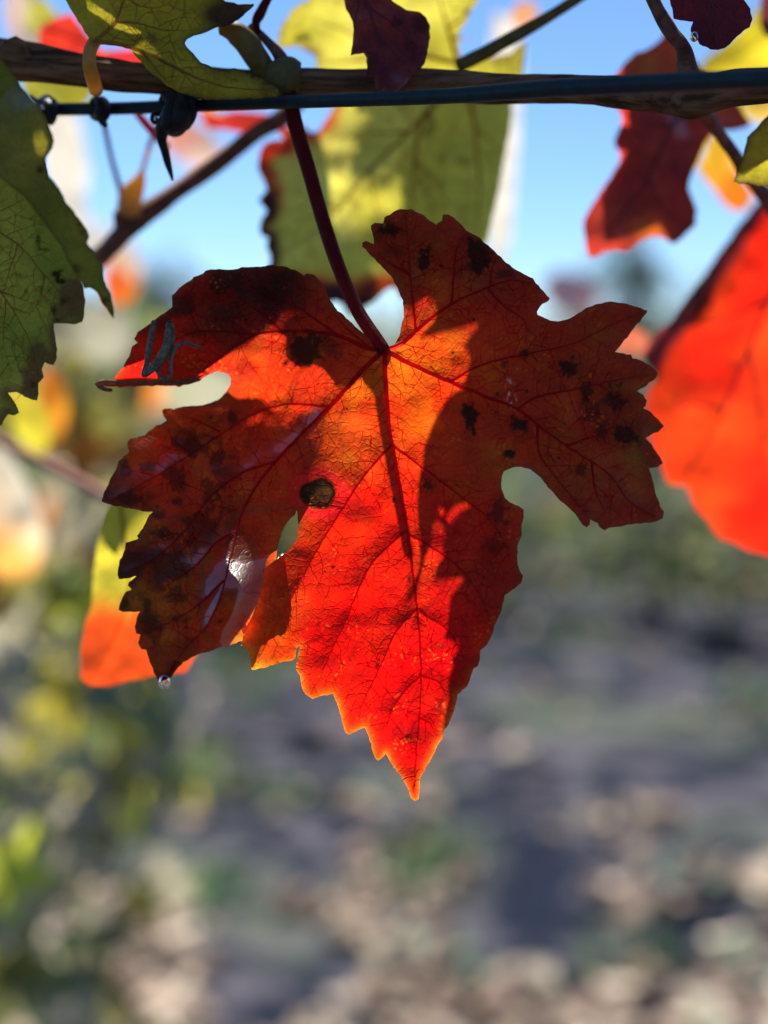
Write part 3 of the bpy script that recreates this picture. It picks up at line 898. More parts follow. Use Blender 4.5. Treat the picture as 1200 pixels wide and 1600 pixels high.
# ------------------------------------------------------------------ drop of water
def build_drop(px, py, d, r, label):
    prof = [(0.0, 1.0), (0.42, 0.9), (0.72, 0.6), (0.92, 0.15), (1.0, -0.3), (0.9, -0.75), (0.62, -1.08), (0.3, -1.25), (0.0, -1.3)]
    n = 20; V = []; F = []
    for (a, b) in prof:
        for k in range(n):
            t = 2 * math.pi * k / n
            V.append((a * math.cos(t) * r, a * math.sin(t) * r, b * r * 1.05))
    for i in range(len(prof) - 1):
        for k in range(n):
            F.append((i * n + k, i * n + (k + 1) % n, (i + 1) * n + (k + 1) % n, (i + 1) * n + k))
    me = bpy.data.meshes.new('water_drop'); me.from_pydata(V, [], F); me.update()
    me.polygons.foreach_set('use_smooth', np.ones(len(me.polygons), bool))
    g = NT('water'); gl = g.n('ShaderNodeBsdfGlass'); gl.inputs['IOR'].default_value = 1.33; gl.inputs['Roughness'].default_value = 0.02
    nz = g.noise(g.n('ShaderNodeTexCoord').outputs['Object'], 600, 1); bm = g.n('ShaderNodeBump'); bm.inputs['Strength'].default_value = 0.06
    g.l(nz, bm.inputs['Height']); g.l(bm.outputs[0], gl.inputs['Normal']); g.l(gl.outputs[0], g.out.inputs[0])
    o = link('water_drop', me, mat=g.m)
    o.location = P3(px, py, d)
    tag(o, label, 'water drop')
dd = float(main_depth(np.array([256.]), np.array([1058.]), np.array([9.]))[0])
build_drop(257, 1064, dd - 0.0005, 0.0014, 'clear water drop hanging from the lowest point of the left lobe of the red leaf')
build_drop(1085, 56, 0.352, 0.0010, 'clear water drop on the lower rim of the dark purple leaf above the cane')

# ------------------------------------------------------------------ curled tendril on the red leaf
M_TENDRIL = mat_plain('dry_tendril', (0.125, 0.108, 0.075), 0.7, spec=0.15, scale=900, var=0.5, bump=0.4)
tz = D0 - 0.0035
def tendril(name, label, strands, mat, cat='tendril', sides=10, group=None):
    w0 = P3(strands[0][0][0][0], strands[0][0][0][1], strands[0][0][0][2])
    tubes = []
    for pts, r in strands:
        q = smooth_path(pts, 3.0)
        w = P3(q[:, 0], q[:, 1], q[:, 2])
        rr = np.interp(np.linspace(0, 1, len(w)), np.linspace(0, 1, len(r)), r)
        tubes.append((w - w0, rr))
    o = link(name, tubes_mesh(name, tubes, sides, 0.22), mat=mat)
    o.location = w0
    return tag(o, label, cat, group)
tendril('tendril', 'dry grey tendril curled in loops against the upper left lobe of the red leaf',
        [([(240,503,tz+.004),(237,520,tz+.002),(233,545,tz),(228,575,tz-.0005),(226,584,tz-.001),(232,580,tz-.002),(246,566,tz-.0035),(258,545,tz-.004),(262,520,tz-.004),(264,505,tz-.003),
          (268,508,tz-.001),(270,522,tz),(267,540,tz),(258,558,tz),(250,570,tz),(247,580,tz-.0005),(252,590,tz-.001),(260,593,tz-.0015),(266,586,tz-.0015),(267,565,tz-.001),
          (272,546,tz-.001),(282,537,tz-.001),(296,536,tz-.001),(308,541,tz-.001),(315,545,tz)],
         [.00062,.0007,.00072,.00072,.0007,.0008,.00095,.001,.00095,.00085,.0007,.00062,.0006,.00058,.00056,.00056,.00058,.00055,.00052,.0005,.0005,.0005,.00045,.00038,.00028])], M_TENDRIL)

# ------------------------------------------------------------------ wire, ties, canes
M_WIRE = mat_plain('coated_wire', (0.008, 0.024, 0.029), 0.42, spec=0.25, scale=400, var=0.25, bump=0.08)
M_BLACK = mat_plain('black_dry_tie', (0.006, 0.0055, 0.007), 0.45, spec=0.25, scale=700, var=0.6, bump=0.6)
M_CANE = mat_plain('cane_bark', (0.15, 0.072, 0.038), 0.8, spec=0.06, scale=420, var=0.65, bump=0.55, stretch=(0.10, 1, 1))
M_SHOOT = mat_plain('brown_shoot', (0.15, 0.062, 0.042), 0.7, spec=0.1, scale=300, var=0.5, bump=0.3)
M_GREENSTEM = mat_plain('olive_stem', (0.11, 0.085, 0.022), 0.55, trans=0.3, tcol=(0.4, 0.28, 0.04), scale=400, var=0.4)
M_YSTEM = mat_plain('amber_stem', (0.42, 0.24, 0.05), 0.35, trans=0.5, tcol=(0.8, 0.45, 0.06), spec=0.5, scale=400, var=0.25)

def stem_obj(name, label, cat, pts, radii, mat, rough=0.12, sides=14, group=None, parent=None, root=None, step=6):
    q = smooth_path(pts, step)
    w = P3(q[:, 0], q[:, 1], q[:, 2])
    w0 = root if root is not None else w[0]
    rr = np.interp(np.linspace(0, 1, len(w)), np.linspace(0, 1, len(radii)), radii)
    o = link(name, tubes_mesh(name, [(w - w0, rr)], sides, rough), parent, mat)
    if parent is None:
        o.location = w0
        tag(o, label, cat, group)
    return o

stem_obj('wire', 'thin blue green plastic coated trellis wire stretched across in front of the brown cane', 'wire',
         [(68,171,.400),(200,169,.393),(400,161,.376),(520,157,.366),(700,150,.352),(850,139,.340),(1000,131,.328),(1120,126,.318),(1320,117,.300)],
         [.00165,.0016,.0016,.00165,.00175,.0020,.00205,.00205,.00205], M_WIRE, 0.02, 20)
wz = .3845
tendril('wire_tie', 'thick black dried tendril wound tightly round the wire with a long hanging tail',
        [([(256,160,wz-.004),(262,152,wz-.006),(268,160,wz-.008),(264,190,wz-.0085),(256,200,wz-.004),(262,196,wz+.006),(274,152,wz+.005),(282,149,wz-.004),(284,172,wz-.009),(279,196,wz-.008),(270,202,wz-.002),
           (282,190,wz+.007),(292,154,wz+.004),(298,158,wz-.005),(297,180,wz-.008),(289,196,wz-.004),(286,198,wz+.003)],
          [.0014,.0018,.0021,.0021,.0018,.0018,.0018,.002,.0024,.0024,.002,.0018,.0019,.002,.0019,.0015,.001]),
         ([(262,188,wz-.007),(255,200,wz-.006),(252,216,wz-.004),(257,236,wz-.003),(263,258,wz-.002),(268,276,wz-.001),(269,281,wz)], [.0022,.0019,.0013,.0011,.0009,.0006,.0003]),
         ([(250,178,wz-.002),(240,178,wz-.002),(238,186,wz-.002),(242,192,wz-.002),(246,188,wz-.002),(244,183,wz-.002)], [.0007,.0006,.0006,.0005,.0005,.0004])], M_BLACK)
wz = .3955
tendril('wire_tie', 'small black tendril wrapped once round the wire with a thin pale tail',
        [([(146,163,wz-.003),(152,158,wz-.004),(158,166,wz-.006),(156,180,wz-.005),(148,180,wz+.002),(152,160,wz+.003),(160,160,wz-.003),(165,175,wz-.005),(160,188,wz-.003),(165,196,wz-.001)],
          [.0012,.0014,.0015,.0015,.0014,.0014,.0015,.0015,.0012,.0008])], M_BLACK)
tendril('wire_tie', 'lumpy black dried tendril bound round the far left end of the wire',
        [([(48,150,.399),(56,158,.397),(66,164,.395),(70,182,.394),(60,176,.401),(66,160,.404),(76,160,.396),(80,176,.394),(76,187,.396),(68,178,.404),(78,160,.403),(86,168,.397),(84,182,.396)],
          [.0005,.0008,.0014,.0018,.0017,.0016,.0018,.0018,.0016,.0016,.0015,.0012,.0008])], M_BLACK)

cz = D0 + .022
cane_root = P3(440, 125, cz)
cane = empty('vine_cane', cane_root, 'brown woody vine cane running the full width just behind the wire', 'cane')
stem_obj('stem', None, None, [(-90,78,cz+.01),(0,94,cz+.006),(60,101,cz+.004),(150,112,cz+.002),(260,126,cz),(380,131,cz),(470,131,cz),(600,134,cz),(760,137,cz-.004),(900,142,cz-.01),(1010,150,cz-.016),(1078,155,cz-.02),(1130,144,cz-.022),(1220,130,cz-.024),(1340,120,cz-.028)],
         [.0046,.0050,.0040,.0036,.0035,.0036,.0037,.0036,.0035,.0034,.0037,.0040,.0038,.0037], M_CANE, 0.30, 26, parent=cane, root=cane_root, step=3)
stem_obj('node', None, None, [(30,70,cz+.004),(22,82,cz+.003),(12,100,cz+.002)], [.0035,.0058,.0045], M_CANE, 0.3, 16, parent=cane, root=cane_root, step=3)
stem_obj('node', None, None, [(424,140,cz-.004),(440,128,cz-.005),(452,112,cz-.004),(458,104,cz-.002)], [.002,.0048,.0044,.0026], M_GREENSTEM, 0.25, 16, parent=cane, root=cane_root, step=3)
stem_obj('node', None, None, [(1046,152,cz-.02),(1072,162,cz-.021),(1092,158,cz-.021),(1110,146,cz-.02)], [.002,.0038,.0036,.002], M_CANE, 0.3, 16, parent=cane, root=cane_root, step=3)
stem_obj('side_shoot', None, None, [(1084,140,cz-.02),(1074,105,cz-.02),(1066,75,cz-.02),(1048,50,cz-.019),(1030,20,cz-.018),(1012,-20,cz-.016),(1000,-60,cz-.015)], [.0030,.0024,.0017,.0018,.0015,.0016,.0016], M_SHOOT, 0.2, 14, parent=cane, root=cane_root)
stem_obj('side_shoot', None, None, [(1092,160,cz-.01),(1104,180,cz+.004),(1122,206,cz+.02),(1150,245,cz+.035),(1185,295,cz+.05),(1240,370,cz+.07)], [.0022,.0017,.0018,.002,.0022,.0022], M_SHOOT, 0.2, 12, parent=cane, root=cane_root)
stem_obj('side_shoot', None, None, [(452,112,cz-.003),(440,92,cz-.002),(420,68,cz),(404,52,cz+.002),(392,42,cz+.004)], [.002,.0017,.0013,.0011,.001], M_SHOOT, 0.2, 12, parent=cane, root=cane_root)
stem_obj('side_shoot', None, None, [(404,52,cz+.001),(400,36,cz+.001),(410,14,cz+.001),(424,-14,cz+.001),(436,-50,cz)], [.0008,.0014,.0011,.0008,.0008], M_PETIOLE_RED, 0.1, 12, parent=cane, root=cane_root)

# cane crossing obliquely behind
oz = D0 + .108
orot = P3(205, 345, oz)
ocane = empty('vine_cane', orot, 'blurred reddish brown cane slanting up behind the wire to the right', 'cane')
stem_obj('stem', None, None, [(120,428,oz+.01),(160,398,oz+.006),(205,352,oz+.002),(260,312,oz),(330,262,oz-.002),(400,208,oz-.004),(438,186,oz-.006),(470,150,oz-.008)],
         [.0030,.0029,.0036,.0027,.0027,.0026,.0027,.003], M_SHOOT, 0.18, 18, parent=ocane, root=orot, step=4)
stem_obj('node', None, None, [(190,366,oz),(200,345,oz-.002),(212,330,oz-.003)], [.002,.0046,.003], M_SHOOT, 0.25, 14, parent=ocane, root=orot)
stem_obj('bud', None, None, [(206,338,oz-.004),(204,318,oz-.004),(210,298,oz-.004),(218,280,oz-.004),(222,262,oz-.004)], [.0036,.0038,.0034,.002,.0004], M_YSTEM, 0.2, 12, parent=ocane, root=orot)
stem_obj('tendril', None, None, [(193,318,oz-.004),(186,290,oz-.004),(176,255,oz-.004),(168,220,oz-.01),(163,196,oz-.03)], [.0009,.0009,.0008,.0008,.0007], M_SHOOT, 0.1, 10, parent=ocane, root=orot)
stem_obj('tendril', None, None, [(222,270,oz-.004),(230,240,oz-.004),(238,215,oz-.01),(246,196,oz-.02)], [.0006,.0008,.0008,.0007], M_YSTEM, 0.1, 10, parent=ocane, root=orot)
stem_obj('shoot', 'thin crimson shoot seen under the wire beside the black wound tie', 'shoot', [(205,166,.43),(225,190,.43),(245,213,.43),(262,232,.43)], [.0008,.0012,.0013,.001], mat_plain('crimson_shoot', (.3,.02,.03), .5, trans=.4, tcol=(.7,.03,.04)), 0.05, 10)
stem_obj('shoot', 'thick olive stem end hooking up to the cane beside the small dark leaf', 'shoot', [(716,104,D0+.05),(740,92,D0+.05),(780,70,D0+.05),(830,42,D0+.05),(880,12,D0+.05),(930,-20,D0+.05)], [.0019,.0019,.0018,.0016,.0015,.0015], M_GREENSTEM, 0.12, 12)

# ------------------------------------------------------------------ other leaves on the wire
M_YELLOW = mat_leaf('yellow_leaf_blade', cell=38, vein_dark=0.28, mottle=0.22, refl=0.38, refl_tint=(0.08, 0.07, 0.02), trans=0.62, rough=0.45, spec=0.035, bump=0.3, specks=0.8)
M_GREEN = mat_leaf('green_leaf_blade', cell=34, vein_dark=0.22, mottle=0.28, refl=0.55, refl_tint=(0.07, 0.07, 0.01), trans=0.5, rough=0.55, spec=0.012, bump=0.35, specks=0.8)
M_OLIVE = mat_leaf('olive_leaf_blade', cell=40, vein_dark=0.35, mottle=0.3, refl=0.5, refl_tint=(0.07, 0.06, 0.01), trans=0.55, rough=0.5, spec=0.015, bump=0.35, specks=0.9)
M_DARK = mat_leaf('dark_leaf_blade', cell=40, vein_dark=0.5, mottle=0.4, refl=0.5, refl_tint=(0.10, 0.035, 0.05), trans=0.42, rough=0.6, spec=0.015, bump=0.45, specks=0.5)
M_ORANGE = mat_leaf('orange_leaf_blade', cell=46, vein_dark=0.4, mottle=0.3, fleck=(1, .16, .02), fleck_amt=.5, refl=0.2, refl_tint=(0.1, 0.04, 0.03), trans=0.68, rough=0.5, spec=0.03, bump=0.3, specks=0.3)
M_VEIN_TAN = mat_plain('tan_vein', (0.16, 0.10, 0.035), 0.5, trans=0.7, tcol=(0.75, 0.45, 0.12), scale=700)
M_VEIN_BROWN = mat_plain('brown_vein', (0.14, 0.075, 0.03), 0.5, trans=0.6, tcol=(0.42, 0.20, 0.05), scale=700)
M_VEIN_DARK = mat_plain('dark_vein', (0.10, 0.02, 0.025), 0.5, trans=0.3, tcol=(0.3, 0.02, 0.03), scale=700)

def lerp3(a, b, t):
    return np.asarray(a) * (1 - t[:, None]) + np.asarray(b) * t[:, None]

def leaf(label, outline, dep, mat, pigment, veins=(), vmat=None, vr=0.0005, res=4.0, root=None, petiole=None, holes=(), group=None, fine=0):
    rx, ry = root or outline[0]
    r = P3(rx, ry, float(dep(np.array([float(rx)]), np.array([float(ry)]), np.array([20.]))[0]))
    o = empty('vine_leaf', r, label, 'leaf', group)
    vp = vein_samples(veins) if veins else None
    build_blade('blade', o, r, [(outline, pos_of(dep))], mat, res, pigment, vp, holes)
    if veins:
        build_veins(o, r, veins, pos_of(dep), vmat, vr)
        if fine:
            build_fine(o, r, fine_veins(veins, outline, 30, 9, (30, 90)), pos_of(dep), vmat, fine)
    if petiole:
        pts, r0, r1, pm = petiole
        build_petiole(o, r, pts, r0, r1, pm)
    return o, r

# large green leaf at the left edge, one lobe folded over its face
def pig_green(x, y, de, dv):
    t = fbm(x, y, 90, 401, 3)
    c = lerp3((.27, .33, .040), (.40, .42, .055), sstep(.3, .7, t))
    b = sstep(26, 4, de + 40 * (fbm(x, y, 40, 403, 3) - .5)) * sstep(.42, .6, fbm(x, y, 60, 404, 2))
    for (a, bb, rx, ry) in ((62,562,24,40),(112,470,34,44),(48,600,20,30)):
        b = np.maximum(b, 1 - sstep(.6, 1.1, np.hypot((x - a) / rx, (y - bb) / ry) + (fbm(x, y, 18, 405, 2) - .5) * .7))
    c = lerp3_arr(c, np.array((.15, .075, .035)), b * .85)
    s = spots_mask(x, y, [(88,428,7,6,1),(95,440,8,5,1),(60,375,5,10,.8),(85,485,4,9,.9),(70,390,9,3,.8),(40,455,3,5,.7),(30,430,8,4,.5),(65,452,4,4,.8),(100,470,6,5,.7),(90,500,4,4,.7),(52,600,5,5,.7)], 4)
    return c * (1 - .93 * s[:, None])
def lerp3_arr(c, b, t):
    return c * (1 - t[:, None]) + b * t[:, None]
GREEN_BLADE = [(-120,60),(-40,80),(30,130),(70,250),(95,350),(120,430),(131,452),(133,473),(131,492),(128,503),(118,506),(83,505),(84,515),(87,527),(89,548),(88,560),(83,570),(70,567),
 (66,577),(68,590),(63,595),(60,599),(61,615),(58,626),(51,625),(38,620),(27,612),(13,613),(24,632),(29,645),(23,649),(12,648),(8,653),(3,665),(-20,660),(-60,690),(-120,650),(-150,300)]
dep_green = flat_dep(.347, -.0015, .001, 0, 400, .003, 1)
G_VEINS = [[(-90,300),(-30,345),(28,382),(70,430),(105,470),(128,500)],[(28,382),(10,440),(-5,500)],[(-30,345),(20,320),(60,300)],[(70,430),(60,470),(40,500)]],[[(-90,300),(-50,400),(0,455),(40,520),(60,580),(52,620)],[(0,455),(40,470),(70,480)],[(10,470),(5,530),(20,590)]]
gl_, gr_ = leaf('large green leaf with browned teeth and one lobe folded over it, at the left edge', GREEN_BLADE, dep_green, M_GREEN, pig_green,
     [G_VEINS[0], G_VEINS[1]], M_VEIN_TAN, .00035, 3.2, (-90, 300), fine=.00011)
LOBE = [(-120,60),(-40,70),(0,90),(15,107),(37,140),(57,162),(75,190),(85,220),(82,232),(72,247),(70,262),(71,268),(83,282),(95,300),(102,314),(126,344),(136,358),(140,368),(136,380),(150,396),(160,414),
 (163,438),(170,452),(173,460),(177,478),(179,488),(177,497),(171,489),(159,473),(152,457),(141,449),(132,452),(122,436),(110,415),(95,385),(70,350),(40,310),(5,280),(-30,265),(-120,250)]
def dep_lobe(x, y, dv=None):
    t = np.clip((x * .75 + y * .66 - 100) / 330, 0, 1.3)
    return .336 - .008 * np.sin(np.clip(t, 0, 1) * math.pi) + (fbm(x + 99, y + 99, 110, 230, 2) - .5) * .004
def pig_lobe(x, y, de, dv):
    c = lerp3((.26, .27, .035), (.38, .34, .05), sstep(.3, .7, fbm(x, y, 80, 411, 3)))
    s = spots_mask(x, y, [(62,265,5,6,.9),(130,350,8,4,.6),(128,362,5,5,.6),(120,420,6,5,.6),(165,470,5,7,.7)], 4)
    c = lerp3_arr(c, np.array((.5, .42, .03)), np.exp(-((x - 62) / 14.) ** 2 - ((y - 225) / 16.) ** 2))
    c = lerp3_arr(c, np.array((.13, .07, .03)), np.exp(-de / 4.0) * .8)
    return c * (1 - .9 * s[:, None])
fl = build_blade('folded_lobe', gl_, gr_, [(LOBE, pos_of(dep_lobe))], M_GREEN, 3.6, pig_lobe, vein_samples([[[(-90,170),(0,220),(70,320),(130,410),(172,485)]]]))

# olive leaf over the wire at the top left
OLIVE_L = [(60,-90),(86,-30),(103,0),(106,6),(115,22),(125,38),(137,55),(146,68),(160,67),(176,70),(190,73),(205,77),(212,87),(224,100),(233,111),(247,122),(260,134),(276,142),(290,148),(300,151),(308,154),(320,156),(341,157),
 (370,156),(400,155),(418,154),(433,152),(438,147),(436,138),(424,130),(410,122),(398,117),(387,113),(376,109),(367,107),(347,108),(336,106),(327,102),(314,97),(307,90),(299,82),(293,75),(289,67),(293,61),(304,56),(317,52),(328,47),
 (340,43),(350,42),(360,38),(372,31),(380,25),(390,16),(398,8),(396,5),(384,7),(377,7),(364,4),(353,2),(346,-4),(350,-40),(300,-100),(180,-120)]
dep_ol = flat_dep(.368, -.0005, -.002, 250, 100, .003, 2)
def pig_olive(x, y, de, dv):
    c = lerp3((.42, .36, .025), (.56, .48, .035), sstep(.3, .7, fbm(x, y, 80, 421, 3)))
    t = np.exp(-((x - 355) / 40.) ** 2 - ((y - 22) / 22.) ** 2)
    c = lerp3_arr(c, np.array((.05, .018, .02)), np.clip(t * 1.5, 0, .95))
    e = np.exp(-de / 5.) * sstep(270, 300, x)
    c = lerp3_arr(c, np.array((.06, .015, .02)), e)
    b = np.exp(-((x - 238) / 9.) ** 2 - ((y - 62) / 12.) ** 2) * .7
    c = lerp3_arr(c, np.array((.12, .05, .02)), b)
    s = spots_mask(x, y, [(160,140,2,2,1),(365,125,5,2,.8),(395,120,4,3,.8),(310,152,3,3,.8),(420,140,12,7,.5),(415,130,8,4,.6)], 3)
    return c * (1 - .9 * s[:, None])
J2 = (147, 66)
O_VEINS = [[[J2,(165,50),(180,35),(188,15),(196,-10),(205,-60)],[(180,34),(215,36),(250,46),(290,48),(315,46)],[(196,-8),(215,8),(245,12),(272,0)]],
           [[J2,(180,68),(215,78),(248,92),(300,118),(350,135),(400,140),(434,140)],[(248,92),(290,118),(310,145)],[(220,78),(255,120),(285,146)]]]
leaf('olive green leaf lit by a bright yellow stripe above the left end of the wire', OLIVE_L, dep_ol, M_OLIVE, pig_olive, O_VEINS, M_VEIN_TAN, .0006, 3.0, J2,
     ([(147,66,.371),(141,78,.370),(139,95,.370),(142,112,.371),(146,126,.373),(150,140,.380)], .0016, .0018, M_YSTEM), fine=.00013)
# short olive petiole joining the node
stem_obj('leaf_stalk', 'thick brownish stalk running down into the green node beside the olive leaf', 'stalk', [(345,44,.378),(364,50,.378),(385,68,.378),(402,92,.379),(420,116,.380),(436,134,.380)], [.0018,.0030,.0032,.0030,.0026,.0022], M_GREENSTEM, 0.1, 14)

# dark red leaf in front of the cane
DARKTOP = [(500,-90),(520,-40),(537,0),(540,10),(543,20),(550,32),(553,44),(551,62),(548,87),(556,85),(567,83),(572,90),(572,97),(574,105),(573,113),(572,124),(577,120),(583,118),(586,127),(587,137),(591,141),(597,147),(599,140),(606,144),
 (613,147),(622,141),(633,132),(641,121),(645,113),(648,119),(651,117),(657,108),(663,100),(667,86),(670,67),(673,58),(672,50),(671,38),(667,30),(662,24),(657,20),(646,17),(637,15),(624,8),(613,2),(600,-20),(580,-90)]
dep_dt = flat_dep(.372, .001, -.004, 600, 80, .004, 3)
def pig_dark(x, y, de, dv):
    c = lerp3((.28, .040, .026), (.12, .018, .022), sstep(.35, .65, fbm(x, y, 60, 431, 3)))
    c = lerp3_arr(c, np.array((.42, .22, .04)), np.exp(-de / 2.5) * .55 * sstep(.35, .6, vnoise(x, y, 30, 432)))
    s = spots_mask(x, y, [(620,35,14,10,.8),(655,40,14,14,.7),(640,70,10,12,.5)], 5)
    return c * (1 - .85 * s[:, None])
leaf('small dark maroon leaf with a toothed tip hanging over the middle of the cane', DARKTOP, dep_dt, M_DARK, pig_dark,
     [[[(545,-60),(575,10),(592,60),(606,110),(613,146)],[(575,10),(605,30),(640,60),(665,85)],[(588,50),(610,75),(640,110)],[(565,-10),(555,30),(552,70)]]], M_VEIN_DARK, .0005, 2.6, (545, -60))

# speckled yellow leaf behind the cane, top centre
YTOP = [(500,-42),(490,-30),(483,0),(472,3),(460,12),(453,20),(444,33),(437,43),(434,58),(433,73),(441,74),(450,75),(466,72),(480,80),(492,88),(496,104),(488,110),(470,114),(460,120),(458,146),(560,150),(700,150),(800,142),(815,125),(820,95),(823,62),
 (812,70),(800,82),(780,88),(757,93),(742,95),(728,95),(719,90),(717,77),(718,62),(718,50),(727,37),(737,17),(747,0),(755,-30),(745,-44),(620,-48)]
dep_yt = flat_dep(.463, 0, .002, 600, 60, .003, 4)
def pig_yel(x, y, de, dv):
    c = lerp3((.50, .44, .040), (.64, .56, .08), sstep(.3, .7, fbm(x, y, 90, 441, 3)))
    b = np.exp(-((x - 475) / 26.) ** 2 - ((y - 84) / 12.) ** 2)
    c = lerp3_arr(c, np.array((.09, .03, .02)), np.clip(b * 1.3, 0, .9))
    c = lerp3_arr(c, np.array((.25, .13, .03)), np.exp(-de / 4.) * .7)
    s = sstep(.72, .8, vnoise(x, y, 7, 445)) * sstep(.45, .65, vnoise(x, y, 60, 446))
    return c * (1 - .75 * s[:, None])
leaf('speckled yellow leaf with a browned notch behind the maroon leaf and the cane', YTOP, dep_yt, M_YELLOW, pig_yel,
     [[[(716,100),(700,45),(690,10),(680,-40)],[(700,45),(730,20),(745,-20)],[(705,60),(740,60)]],[[(716,100),(640,85),(560,95),(490,100)],[(590,90),(540,50),(480,28)],[(640,85),(600,30),(585,-25)]]], M_VEIN_BROWN, .0008, 4.0, (716, 100))

# large yellow leaf behind the red leaf's petiole
YBIG = [(530,150),(519,172),(515,178),(508,189),(503,200),(497,204),(488,207),(478,200),(466,192),(453,197),(444,199),(432,200),(436,208),(443,217),(430,219),(420,220),(412,226),(407,233),(404,246),(402,260),(409,275),(413,287),(417,297),(408,308),(403,313),(412,322),
 (417,330),(410,340),(407,350),(406,358),(407,367),(414,370),(420,373),(416,381),(417,390),(421,397),(422,406),(419,420),(425,440),(455,452),(490,462),(507,480),(520,470),(533,473),(545,490),(560,486),(572,478),(586,470),(600,457),(613,447),(622,455),
 (627,467),(650,455),(690,440),(740,415),(762,375),(772,330),(781,290),(790,240),(797,200),(800,170),(797,145),(660,140)]
dep_yb = flat_dep(.475, .003, -.003, 600, 300, .004, 5)
def pig_ybig(x, y, de, dv):
    c = lerp3((.82, .72, .080), (.92, .82, .15), sstep(.3, .7, fbm(x, y, 120, 451, 3)))
    tl = sstep(34, 12, de + 26 * (fbm(x, y, 34, 452, 2) - .5)) * np.clip(sstep(520, 470, x) * sstep(420, 250, y) + sstep(560, 500, x) * sstep(225, 190, y), 0, 1)
    c = lerp3_arr(c, np.array((.75, .045, .015)), tl)
    dk = sstep(30, 10, de + 22 * (fbm(x, y, 26, 453, 2) - .5)) * sstep(455, 425, x) * sstep(280, 310, y)
    c = lerp3_arr(c, np.array((.07, .012, .018)), dk)
    bt = sstep(56, 24, de + 24 * (fbm(x, y, 40, 454, 2) - .5)) * sstep(415, 440, y)
    c = lerp3_arr(c, np.array((.75, .10, .015)), bt)
    bt = sstep(36, 12, de + 24 * (fbm(x, y, 40, 455, 2) - .5)) * sstep(430, 450, y) * sstep(600, 575, x)
    c = lerp3_arr(c, np.array((.06, .01, .016)), bt)
    s = spots_mask(x, y, [(670,182,8,9,.8),(672,202,7,8,.8),(660,210,8,6,.6),(690,250,8,6,.5),(720,252,12,6,.5),(555,314,8,10,.35),(548,242,6,6,.3),(690,285,5,5,.5),(630,172,8,4,.5)], 5)
    return lerp3_arr(c, np.array((.20, .08, .015)), s)
leaf('large pale yellow leaf with red and dark toothed margin hanging behind the red petiole', YBIG, dep_yb, M_YELLOW, pig_ybig,
     [[[(690,150),(640,205),(580,262),(530,325),(480,370),(430,400)],[(640,206),(590,208),(540,215),(470,232)],[(580,262),(583,300),(590,350)],[(530,325),(490,320),(450,330)]],
      [[(690,150),(660,190),(648,250),(644,330),(650,420)],[(648,250),(690,300),(700,360)]],[[(735,150),(744,220),(750,300),(745,380)],[(742,200),(770,225),(785,260)]]], M_VEIN_TAN, .0009, 4.5, (690, 150), fine=.00013)

# dark red leaf right, behind the cane
RDARK = [(1040,40),(1035,60),(1020,72),(1003,80),(994,82),(985,90),(976,98),(967,110),(958,130),(955,150),(960,167),(970,178),(973,187),(966,205),(960,220),(962,230),(970,242),(966,256),(954,275),(943,293),(932,310),(922,327),(914,340),(911,350),(914,372),(917,397),
 (926,402),(933,400),(945,392),(960,391),(980,393),(990,384),(1002,376),(1018,371),(1033,370),(1043,377),(1055,381),(1068,370),(1080,358),(1088,350),(1087,340),(1090,330),(1083,312),(1076,297),(1078,280),(1084,266),(1092,246),(1100,227),(1108,212),(1120,203),(1145,204),(1166,200),(1172,192),(1160,172),(1145,155),(1120,140),(1090,100),(1060,60)]
dep_rd = flat_dep(.462, .004, .004, 1000, 250, .006, 6)
def pig_rdark(x, y, de, dv):
    c = lerp3((.62, .085, .035), (.36, .040, .03), sstep(.35, .65, fbm(x, y, 90, 461, 3)))
    k = np.exp(-de / 14.) * sstep(1060, 960, x)
    c = lerp3_arr(c, np.array((.9, .06, .03)), np.clip(k * 1.2, 0, .9))
    c = lerp3_arr(c, np.array((.9, .20, .02)), np.exp(-((x - 1015) / 26.) ** 2 - ((y - 360) / 16.) ** 2))
    c = lerp3_arr(c, np.array((.6, .16, .03)), np.exp(-((x - 1010) / 30.) ** 2 - ((y - 100) / 30.) ** 2) * .8)
    return c
leaf('dark red leaf with reddish edges hanging blurred behind the right part of the cane', RDARK, dep_rd, M_DARK, pig_rdark,
     [[[(1085,140),(1050,200),(1010,280),(960,350),(925,395)],[(1050,200),(1000,190),(970,180)],[(1010,280),(1040,330),(1055,378)]]], M_VEIN_DARK, .0007, 6.0, (1085, 140))

